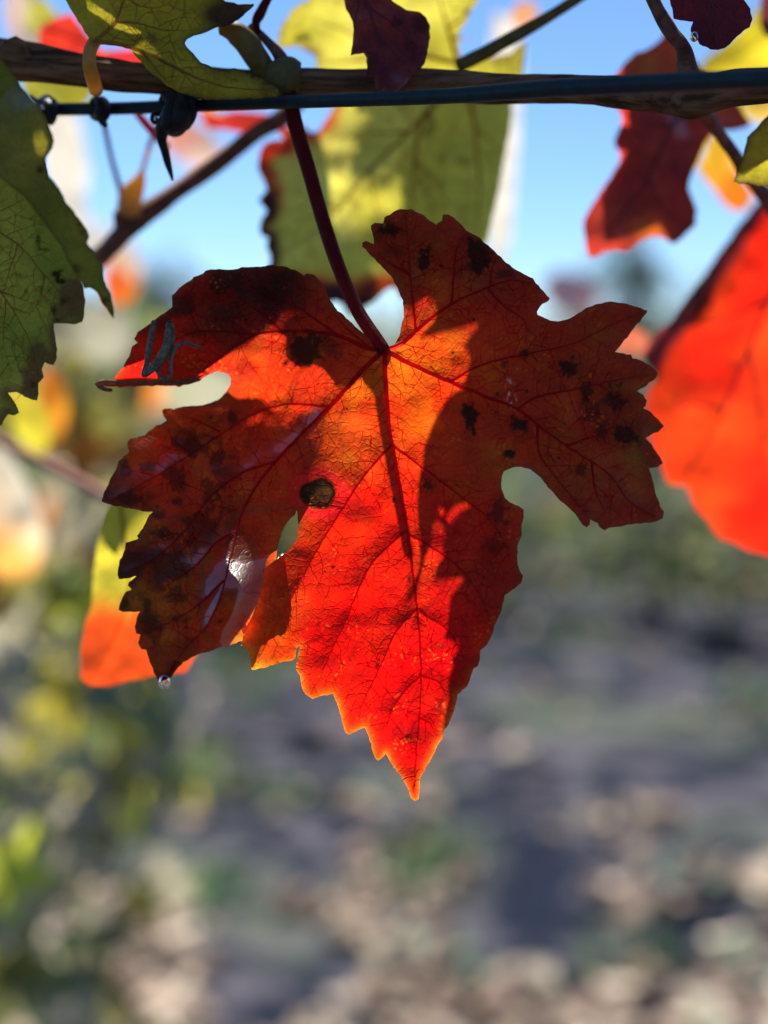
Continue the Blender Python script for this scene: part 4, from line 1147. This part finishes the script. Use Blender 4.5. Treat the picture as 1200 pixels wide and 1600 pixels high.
# big orange-red leaf at the right edge
RORANGE = [(1240,230),(1200,290),(1182,318),(1160,345),(1140,372),(1120,400),(1108,418),(1096,436),(1083,450),(1062,480),(1046,502),(1030,516),(1015,535),(1005,552),(1012,570),(1025,588),(1020,600),(1012,612),(1010,640),(1013,665),(1018,690),(1026,706),(1033,720),(1038,742),(1046,757),(1060,757),(1073,760),
 (1080,775),(1087,793),(1097,804),(1107,813),(1116,830),(1128,842),(1142,845),(1153,850),(1166,858),(1182,862),(1200,868),(1240,880),(1300,900),(1380,820),(1420,600),(1400,380),(1320,240)]
dep_ro = lambda x, y, dv=None: flat_dep(.505, .004, .000, 1100, 550, .002, 7)(x, y, dv) + .006 * np.exp(-np.clip((x - (1215 - (y - 270) * .72)), 0, None) / 40.) * sstep(640, 520, y)
def pig_ro(x, y, de, dv):
    c = lerp3((1.0, .022, .006), (1.0, .060, .008), sstep(.35, .7, fbm(x, y, 110, 471, 3)))
    edge = (x - (1215 - (y - 270) * .72))
    cu = sstep(44, 18, edge + 26 * (fbm(x, y, 50, 472, 2) - .5)) * sstep(640, 560, y)
    c = lerp3_arr(c, np.array((.20, .03, .04)), cu * .9)
    s = spots_mask(x, y, [(1090,470,14,22,.9),(1150,570,18,9,.35),(1140,450,12,14,.35),(1022,588,14,10,.8),(1035,640,30,20,.3)], 8)
    return c * (1 - .85 * s[:, None])
leaf('big glowing orange red leaf filling the right edge beside the lobes of the red leaf', RORANGE, dep_ro, M_ORANGE, pig_ro,
     [[[(1260,320),(1200,470),(1130,640),(1070,750)],[(1200,470),(1130,500),(1060,510)],[(1170,545),(1190,680),(1180,840)],[(1130,640),(1080,630),(1030,650)]]], M_VEIN_DARK, .0011, 6.0, (1260, 320),
     ([(1260,320,.515),(1225,300,.50),(1200,312,.475),(1186,298,.45)], .0016, .0018, M_PETIOLE_RED))

# purple leaf at the top right
RPURP = [(1040,-60),(1047,0),(1050,14),(1052,29),(1062,32),(1076,33),(1083,34),(1079,42),(1080,50),(1088,60),(1093,70),(1102,72),(1110,77),(1122,78),(1133,75),(1143,66),(1153,57),(1162,49),(1172,41),(1176,32),(1172,14),(1163,0),(1168,-60),(1110,-100)]
leaf('dark purple leaf with a water drop on its rim, above the cane', RPURP, flat_dep(.352, 0, -.002, 1100, 40, .003, 8), M_DARK,
     lambda x, y, de, dv: lerp3((.20, .022, .028), (.11, .016, .022), sstep(.3, .7, fbm(x, y, 50, 481, 3))), [[[(1105,-80),(1112,0),(1120,70)],[(1110,-20),(1070,10)],[(1112,0),(1150,40)]]], M_VEIN_DARK, .0005, 3.5, (1105, -80))
ROL = [(1300,150),(1240,168),(1200,180),(1190,190),(1178,204),(1168,214),(1164,232),(1159,248),(1152,264),(1146,284),(1156,287),(1168,287),(1184,290),(1200,293),(1240,300),(1300,290)]
leaf('small olive green leaf with an arched edge poking in at the right below the wire', ROL, flat_dep(.34, .002, 0, 1200, 240, .002, 9), M_OLIVE, pig_olive, [[[(1290,215),(1220,235),(1160,275)],[(1230,232),(1200,200)]]], M_VEIN_TAN, .0004, 3.5, (1290, 215))

# blurred leaves further behind, each a simple waving blade
M_BACK = mat_leaf('back_leaf_blade', cell=50, vein_dark=0.3, mottle=0.25, refl=0.35, trans=0.62, rough=0.45, spec=0.04, bump=0.3, specks=0)
def back_leaf(label, outline, d, c0, c1, axis=None, split=None, group=None, seed=0, sl=(0, 0), mat=None):
    """axis/split: the pigment turns from c0 to c1 along the line between two pixels."""
    cx = sum(p[0] for p in outline) / len(outline); cy = sum(p[1] for p in outline) / len(outline)
    def pig(x, y, de, dv):
        if axis:
            (ax, ay), (bx, by) = axis
            t = ((x - ax) * (bx - ax) + (y - ay) * (by - ay)) / ((bx - ax) ** 2 + (by - ay) ** 2)
            t = sstep(0, 1, t + (fbm(x, y, 40, 500 + seed, 2) - .5) * .5)
        else:
            t = sstep(.3, .7, fbm(x, y, 70, 500 + seed, 3))
        return lerp3(c0, c1, t)
    x0 = outline[0]
    far = max(outline, key=lambda p: (p[0] - x0[0]) ** 2 + (p[1] - x0[1]) ** 2)
    veins = [[[x0, ((x0[0] + cx) / 2 + 3, (x0[1] + cy) / 2), (cx, cy), far]]]
    return leaf(label, outline, flat_dep(d, sl[0], sl[1], cx, cy, .0025, 20 + seed, .0004), mat or M_BACK, pig, veins, M_VEIN_TAN, .0007, 8.0, x0, group=group)

Y_, O_, R_, OL, GR, BE, DR = (.78,.66,.05), (.95,.22,.015), (.9,.05,.02), (.42,.40,.05), (.28,.34,.08), (.62,.55,.42), (.16,.03,.03)
back_leaf('blurred leaf half yellow and half orange red just left of the red leaf', [(185,760),(165,800),(152,850),(146,900),(143,945),(132,980),(125,1020),(126,1060),(140,1072),(170,1072),(200,1064),(240,1055),(290,1050),(330,980),(330,860),(280,780),(230,750)], .44, (.80,.66,.05), (1.0,.10,.012), ((200,905),(205,975)), seed=1)
back_leaf('blurred crimson leaf piece behind the cane under the olive leaf', [(60,40),(110,20),(135,50),(160,80),(215,76),(270,90),(280,120),(200,130),(120,110),(60,80)], .50, R_, (.7,.03,.05), seed=2)
back_leaf('blurred red leaf piece below the wire right of the wound black tie', [(305,165),(340,180),(370,172),(420,178),(425,200),(400,212),(360,205),(325,200)], .52, (.8,.05,.03), (.6,.04,.03), seed=3)
back_leaf('small blurred orange leaf right of the folded green lobe', [(172,405),(185,420),(200,430),(214,452),(205,472),(186,478),(168,470),(160,440)], .75, (1.0,.25,.02), (.9,.12,.03), seed=4)
back_leaf('blurred olive leaf between the cane and wire at the far left', [(30,110),(80,115),(140,118),(150,140),(135,165),(90,178),(40,165)], .56, (.30,.29,.03), (.42,.33,.03), seed=5)
back_leaf('blurred olive and beige leaf above the cane at the top left', [(40,-20),(70,0),(100,30),(115,70),(80,82),(50,70),(35,30)], .62, OL, BE, seed=6)
back_leaf('bright yellow blurred leaf behind the dark purple leaf at the top right', [(1270,-30),(1200,-15),(1172,30),(1130,70),(1100,92),(1085,120),(1110,122),(1160,125),(1210,130),(1280,120)], .56, (.85,.68,.03), (.8,.6,.03), seed=7)
back_leaf('dark red blurred leaf in the top right corner over the yellow one', [(1186,-30),(1190,10),(1188,40),(1196,58),(1230,60),(1260,20),(1250,-30)], .47, DR, (.22,.04,.04), seed=8)
back_leaf('yellow and orange blurred leaf between the dark red leaf and the lower shoot', [(1108,206),(1100,235),(1088,262),(1100,280),(1116,296),(1128,316),(1146,330),(1166,330),(1178,305),(1166,285),(1150,262),(1140,235),(1128,215)], .58, (.85,.5,.03), (1.0,.25,.015), ((1105,220),(1150,310)), seed=9)
back_leaf('pale yellow blurred leaf below the right end of the cane', [(1150,152),(1180,150),(1230,148),(1240,190),(1205,196),(1180,192),(1160,180)], .60, (.85,.66,.08), (.8,.5,.1), seed=10)
back_leaf('orange blurred leaf under the folded green lobe at the left', [(70,572),(92,590),(108,620),(106,660),(90,690),(70,680),(58,640),(60,600)], .80, (1.0,.26,.02), (.9,.4,.03), seed=11)
back_leaf('bright yellow blurred leaf under the green leaf at the left', [(20,610),(48,620),(74,640),(80,680),(70,710),(40,700),(20,670)], .72, (.88,.74,.05), (.8,.65,.05), seed=12)
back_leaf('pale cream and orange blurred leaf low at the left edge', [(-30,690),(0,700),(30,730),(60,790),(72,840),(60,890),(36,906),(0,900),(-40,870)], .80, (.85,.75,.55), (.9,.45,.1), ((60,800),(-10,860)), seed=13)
back_leaf('peach coloured blurred leaf beside the hook shaped stem at the top', [(800,14),(816,0),(842,8),(836,36),(812,44),(798,34)], .62, (.9,.35,.12), (.8,.4,.2), seed=14)
back_leaf('reddish blurred leaf tucked behind the right lobe tip of the red leaf', [(965,505),(985,512),(1008,520),(1014,540),(1000,556),(980,556),(962,548),(955,525)], .62, (.7,.10,.06), (.75,.2,.1), seed=15)
CR = (.80,.74,.62)  # cream of two added blades that stand in for whitish glow
back_leaf('blurred cream blade added for the whitish blur beside the folded green lobe', [(58,150),(90,160),(120,172),(132,215),(140,270),(134,320),(152,372),(150,410),(118,392),(92,340),(70,280),(60,210)], .86, CR, (.86,.82,.74), seed=16)
back_leaf('pale cream blade added for the white glow beside the yellow leaf', [(770,20),(812,28),(816,110),(812,200),(806,290),(800,370),(782,420),(764,400),(758,300),(762,160)], .78, (.86,.82,.72), CR, seed=17)
back_leaf('blurred pinkish beige leaf above the cane at the very top left', [(14,-30),(44,-20),(66,10),(52,50),(40,80),(18,64),(4,20)], .70, (.75,.5,.42), (.6,.45,.4), seed=18)
back_leaf('blurred rosy leaf in the fork of the slanting cane under the wire', [(250,196),(290,186),(330,204),(352,236),(330,262),(296,262),(262,240)], .90, (.85,.35,.25), (.8,.55,.45), seed=19)
back_leaf('pale blurred leaf at the lower end of the slanting cane', [(150,350),(190,360),(214,392),(222,440),(204,470),(176,450),(158,400)], 1.05, (.8,.70,.55), (.9,.45,.2), ((170,370),(200,460)), seed=20)
back_leaf('greyish beige blurred leaf between the green leaf and the red upper lobe', [(110,480),(150,470),(196,490),(214,520),(206,560),(160,572),(120,550)], 1.25, (.42,.40,.28), (.5,.47,.36), seed=21)
back_leaf('pale olive blurred leaf in the notch of the left lobes', [(250,590),(320,570),(380,596),(390,640),(330,664),(262,650)], 1.3, (.5,.50,.26), (.6,.58,.42), seed=22)
back_leaf('small dusky blurred leaf under the tip of the dark red leaf', [(846,440),(872,420),(910,430),(940,456),(930,486),(890,492),(856,476)], 1.3, (.16,.14,.2), (.25,.16,.2), seed=23)
stem_obj('cane', 'thin pinkish blurred cane slanting down at the left behind the red leaf', 'cane', [(-40,668,.62),(20,700,.62),(80,730,.62),(140,762,.62),(220,800,.62)], [.0022]*5, mat_plain('pink_cane', (.45,.20,.14), .5, scale=200), 0.1, 10)

# ------------------------------------------------------------------ added leaves overhead, unseen, shaped to shade what hangs below
shade_leaf_n = [0]
def canopy(points, recv, depth, mat, c0, c1, stalk=None, holes=(), stalk_r=.0022):
    """An added leaf above the wire, shaped to cast a shadow: it hangs at the given depth, on the sun's rays to the points listed on the leaf below."""
    shade_leaf_n[0] += 1; sd = shade_leaf_n[0]
    sf = S @ FWD
    def pos(x, y, dv=None):
        p = recv(x, y)
        dep = (p - EYE) @ FWD
        t = (depth + (fbm(x + 333, y + 333, 140, 600 + sd, 2) - .5) * .012 - dep) / sf
        return p + t[:, None] * S
    j = stalk[0] if stalk else points[0]
    r = pos(np.array([float(j[0])]), np.array([float(j[1])]))[0]
    o = empty('vine_leaf', r, 'added unseen autumn vine leaf above the wire, shaped to cast shade below', 'leaf', 'added shade leaves above the wire')
    cx = np.mean([p[0] for p in points]); cy = np.mean([p[1] for p in points])
    vs_ = [[[j, ((j[0] + cx) / 2, (j[1] + cy) / 2), (cx, cy)]] + [[(cx, cy), points[k]] for k in range(2, len(points) - 1, max(3, len(points) // 5))]]
    def pig(x, y, de, dv):
        return lerp3(c0, c1, sstep(.3, .7, fbm(x, y, 90, 620 + sd, 3)))
    build_blade('blade', o, r, [(points, pos)], mat, 7.0, pig, None, holes)
    if stalk:
        q = smooth_path(stalk, 6.0)
        w = pos(q[:, 0], q[:, 1])
        link('petiole', tubes_mesh('petiole', [(w - r, np.full(len(w), stalk_r))], 8, 0.1), o, M_GREENSTEM)
    return o

recv_main = lambda x, y: pos_b(x, y, np.full(len(x), 20.0))
C_R = [(560,285),(555,400),(600,452),(620,478),(633,479),(650,472),(672,463),(669,470),(681,472),(678,497),(660,520),(655,529),(700,520),(750,508),(734,528),(722,545),(734,552),(733,560),(726,592),(702,620),(683,650),(665,695),(655,740),(653,790),(655,850),
 (656,880),(648,895),(640,908),(629,952),(642,935),(655,905),(668,858),(678,825),(684,817),(690,822),(698,832),(688,852),(694,857),(683,885),(678,915),(700,907),(725,898),(705,935),(703,950),(697,975),(692,995),(705,996),(717,995),(704,1030),(709,1036),
 (700,1065),(697,1100),(690,1145),(715,1190),(820,1120),(880,960),(960,900),(1060,900),(1100,780),(1080,700),(1120,620),(1060,540),(1060,450),(930,400),(800,330),(700,270)]
canopy(C_R, recv_main, .462, M_OLIVE, (.24,.22,.03), (.36,.28,.04), holes=[[(728,778),(733,785),(716,803),(703,821),(697,812),(704,800),(712,790)],[(688,795),(695,799),(691,808),(686,804)]])
C_L = [(555,380),(562,470),(530,475),(514,479),(511,487),(520,500),(535,515),(560,530),(585,547),(578,572),(550,598),(525,602),(506,578),(488,572),(470,577),(449,562),(446,545),(447,524),(432,512),(467,479),(440,490),(410,512),(380,532),(340,562),(285,598),(262,615),
 (240,610),(247,585),(230,562),(238,524),(212,531),(190,560),(140,540),(120,470),(160,420),(230,380),(300,360),(420,350)]
canopy(C_L, recv_main, .430, M_ORANGE, (.40,.05,.02), (.30,.05,.02))
C_LL = [(120,640),(185,650),(215,690),(240,680),(285,655),(330,640),(372,652),(395,690),(430,680),(470,665),(500,628),(520,622),(500,650),(450,680),(424,716),(412,750),(414,790),(416,835),(408,868),(398,884),(394,862),(385,848),(372,846),(362,862),(356,880),(360,893),
 (352,918),(378,907),(400,904),(388,925),(366,942),(340,968),(330,990),(340,1010),(320,1020),(290,1000),(258,985),(222,990),(240,1030),(262,1085),(200,1100),(120,1040),(90,900),(100,760)]
canopy(C_LL, recv_main, .462, M_OLIVE, (.28,.20,.03), (.34,.26,.04))
# added leaf stalk overhead, placed so its shadow runs beside the midrib
canopy([(500,430),(540,470),(575,556),(598,558),(604,600),(590,622),(570,600),(552,560),(520,520),(480,470)], recv_main, .440, M_ORANGE, (.35,.05,.02), (.3,.05,.02), stalk=[(590,600),(600,670),(612,730),(626,800),(637,860)], stalk_r=.0012)
recv_yb = lambda x, y: P3(x, y, dep_yb(x, y))
canopy([(552,140),(556,178),(585,188),(566,203),(552,216),(563,231),(553,249),(548,279),(590,282),(632,275),(626,300),(630,318),(622,340),(650,360),(690,400),(690,480),(800,460),(850,330),(860,200),(840,120),(700,90)], recv_yb, .540, M_OLIVE, (.3,.28,.03), (.36,.3,.04))
canopy([(490,150),(492,200),(508,240),(516,290),(520,350),(545,395),(590,440),(600,480),(560,500),(450,490),(380,420),(370,300),(440,240),(455,205),(470,150)], recv_yb, .540, M_OLIVE, (.3,.28,.03), (.4,.2,.03))
recv_rd = lambda x, y: P3(x, y, dep_rd(x, y))
canopy([(960,20),(975,120),(985,230),(940,310),(945,380),(990,372),(1030,352),(1060,400),(1120,380),(1150,240),(1220,200),(1180,60),(1080,10)], recv_rd, .51, M_DARK, (.1,.02,.02), (.16,.03,.03))
recv_ol = lambda x, y: P3(x, y, dep_ol(x, y))
canopy([(90,-60),(84,-10),(96,40),(60,90),(120,110),(150,150),(230,150),(300,190),(340,170),(460,180),(450,120),(480,60),(420,-40),(300,-110),(180,-90)], recv_ol, .40, M_OLIVE, (.28,.26,.03), (.36,.28,.03),
       holes=[[(120,-3),(150,12),(185,33),(219,50),(222,57),(205,55),(186,49),(155,29),(126,10)], [(203,78),(226,69),(232,72),(253,92),(236,90),(228,84),(216,86)]])
recv_gr = lambda x, y: P3(x, y, dep_green(x, y))
canopy([(-160,20),(-20,30),(60,110),(110,210),(130,300),(170,370),(200,460),(190,520),(140,530),(110,600),(70,660),(0,700),(-160,720),(-260,400)], recv_gr, .415, M_OLIVE, (.28,.26,.03), (.34,.30,.03))
recv_dt = lambda x, y: P3(x, y, dep_dt(x, y))
canopy([(470,-90),(500,-40),(512,30),(530,60),(546,120),(600,175),(660,150),(700,90),(760,110),(840,90),(830,-40),(700,-150),(560,-150)], recv_dt, .40, M_OLIVE, (.26,.24,.03), (.34,.3,.03))
canopy([(1020,-70),(1030,20),(1060,60),(1100,100),(1160,90),(1200,130),(1260,80),(1240,-60),(1120,-130)], lambda x, y: P3(x, y, np.full(len(x), .352)), .385, M_OLIVE, (.26,.24,.03), (.3,.26,.03))
wire_d = lambda x: np.interp(x, [68, 200, 400, 520, 700, 850, 1000, 1120, 1320], [.400, .393, .376, .366, .352, .340, .328, .318, .300])
cane_d = lambda x: np.interp(x, [-90, 300, 760, 1080, 1340], [.392, .382, .378, .362, .354])
for recv, over, yc in ((wire_d, .034, lambda x: np.interp(x, [68, 600, 1320], [172, 153, 117])), (cane_d, .040, lambda x: np.interp(x, [-90, 150, 760, 1340], [80, 113, 137, 125]))):
    for k, (xa, xb) in enumerate(((-110, 130), (100, 340), (320, 610), (580, 850), (820, 1070), (1040, 1290))):  # added leaves that keep the sun off wire and cane
        xa -= 25; xb += 25; w_ = xb - xa; y_ = float(yc((xa + xb) / 2))
        pts = [(xa, -5), (xa + w_ * .1, -100), (xa + w_ * .3, -78), (xa + w_ * .5, -120), (xa + w_ * .62, -84), (xa + w_ * .9, -98), (xb, -30), (xb - 8, 10), (xb + 6, 48), (xb - w_ * .2, 80), (xb - w_ * .3, 64), (xa + w_ * .5, 96), (xa + w_ * .4, 60), (xa + w_ * .2, 74), (xa - 4, 44), (xa + 8, 12)]
        pts = [(px, py + y_) for px, py in pts]
        canopy(pts, lambda x, y, recv=recv: P3(x, y, recv(x)), float(recv((xa + xb) / 2)) + over + .003 * (k % 2), M_OLIVE, (.26,.24,.03), (.34,.28,.04))
canopy([(-160,0),(-60,20),(20,70),(70,130),(100,190),(100,250),(120,290),(150,340),(185,420),(200,500),(150,490),(100,430),(20,320),(-80,280),(-180,200)], lambda x, y: P3(x, y, dep_lobe(x, y)), .385, M_OLIVE, (.28,.26,.03), (.34,.28,.03),
       holes=[[(52,212),(66,205),(76,222),(70,243),(56,240)]])
# canes that carry the added leaves
for pts, lab in (([(-500,-640,.56),(0,-700,.57),(500,-680,.57),(1000,-730,.57),(1700,-700,.56)], 'brown cane overhead, carrying the added shade leaves'),
                 ([(-500,-1850,.90),(200,-1920,.90),(800,-1880,.92),(1700,-1950,.92)], 'higher brown cane overhead, behind the added shade leaves')):
    stem_obj('vine_cane', lab, 'cane', pts, [.0035]*len(pts), M_CANE, .2, 14)

# ------------------------------------------------------------------ the neighbouring vine on the left, out of focus
def vine_outline(r, teeth=True):
    pts = []
    for k in range(44):
        a = -math.pi / 2 + 2 * math.pi * (k + 0.5) / 44
        b = a + math.pi / 2          # 0 at the petiole
        lob = 0.62 + 0.26 * math.cos(5 * (b - math.pi)) * (0.5 + 0.5 * abs(math.sin(b / 2)))
        lob *= 0.75 + 0.25 * abs(math.sin(b / 2))
        if min(b, 2 * math.pi - b) < 0.3:
            lob *= 0.35
        pts.append((math.cos(a) * lob * (1 + (0.09 if k % 2 else -0.05)), math.sin(a) * lob * (1 + (0.09 if k % 2 else -0.05))))
    return pts
def blade_template(seed):
    r = random.Random(seed)
    o = vine_outline(r)
    V = [(0, -0.2, 0)]; F = []
    n = len(o)
    for f in (0.5, 1.0):
        for (x, y) in o:
            V.append((x * f, y * f - 0.2 * (1 - f), 0))
    V = np.array(V)
    V[:, 2] = 0.16 * np.abs(V[:, 0]) ** 1.2 * r.uniform(-1, 1.6) + 0.22 * V[:, 1] ** 2 * r.uniform(-1, 1) + 0.08 * np.sin(V[:, 0] * 5 + r.random() * 6) * np.cos(V[:, 1] * 4 + r.random() * 6)
    for k in range(n):
        F.append((0, 1 + k, 1 + (k + 1) % n))
        a, b = 1 + k, 1 + (k + 1) % n
        F.append((a, a + n, b + n)); F.append((a, b + n, b))
    return V, np.array(F)
TEMPL = [blade_template(s) for s in range(4)]
LEAF_MATS = [mat_plain('distant_leaf_' + n, c, 0.42, trans=0.5, tcol=t, spec=0.6, scale=30, var=0.35) for n, c, t in (
    ('yellow', (.30, .25, .05), (.60, .50, .06)), ('olive', (.13, .135, .05), (.30, .30, .06)), ('green', (.07, .10, .06), (.15, .20, .08)),
    ('orange', (.36, .16, .04), (.8, .25, .03)), ('beige', (.38, .36, .27), (.42, .38, .26)), ('lime', (.32, .36, .05), (.70, .74, .06)))]
MESHES = {}
def leaf_mesh(t, m):
    if (t, m) not in MESHES:
        V, F = TEMPL[t]
        me = mesh_np('leaf', V, F); me.materials.append(LEAF_MATS[m]); MESHES[(t, m)] = me
    return MESHES[(t, m)]

def left_vine():
    r = random.Random(5)
    base = np.array([-0.80, 2.25, 0.0])
    root = empty('grapevine', base, 'leafy grapevine with yellow and olive leaves low at the left, out of focus', 'grapevine')
    def local(px, py, d):
        return P3(px, py, d) - base
    tr = smooth_path([(0, 0, -.05), (.02, .02, .3), (-.03, .02, .6), (.0, .0, .85)], .03)
    link('trunk', tubes_mesh('trunk', [(tr, np.linspace(.03, .02, len(tr)))], 10, .35), root, M_BARK)
    for pts in ([(0, 0, .8), (.1, -.1, .95), (.18, -.2, 1.05)], [(0, 0, .6), (.08, -.05, .7), (.16, -.15, .72), (.2, -.2, .6)], [(0, 0, .4), (.08, -.06, .5), (.17, -.1, .45)]):
        q = smooth_path(pts, .02)
        link('cane', tubes_mesh('cane', [(q, np.linspace(.006, .003, len(q)))], 8, .2), root, M_SHOOT)
    spots = []
    for k in range(285):
        px = r.uniform(-140, 235) if r.random() < .85 else r.uniform(180, 300)
        py = r.uniform(490, 1660)
        if px > 150 and py > 1250 and r.random() < .5:
            continue
        d = r.uniform(1.5, 2.75)
        w = [1.5, 2.6, 2.6, .08, 2.4, .7] if py > 1000 else [2.0, 2.4, 1.6, 1.0, 2.0, .5]
        spots.append((px, py, d, r.choices(range(6), w)[0]))
    spots += [(190, 1150, 1.5, 0), (195, 1215, 1.5, 0), (10, 1370, 1.3, 5), (60, 1190, 1.6, 4), (100, 1310, 1.5, 4), (10, 1030, 1.4, 4), (150, 1260, 1.5, 4), (40, 560, 1.6, 4), (90, 640, 1.6, 0), (150, 700, 1.6, 3), (110, 700, 1.7, 0)]
    for (px, py, d, m) in spots:
        p = local(px, py, d)
        o = link('leaf', leaf_mesh(r.randrange(4), m), root)
        o.location = p
        o.rotation_euler = (math.pi / 2 + r.gauss(0, .6), r.gauss(0, .7), r.gauss(0, .7))
        s = r.uniform(.045, .08)
        o.scale = (s, s, s)
left_vine()
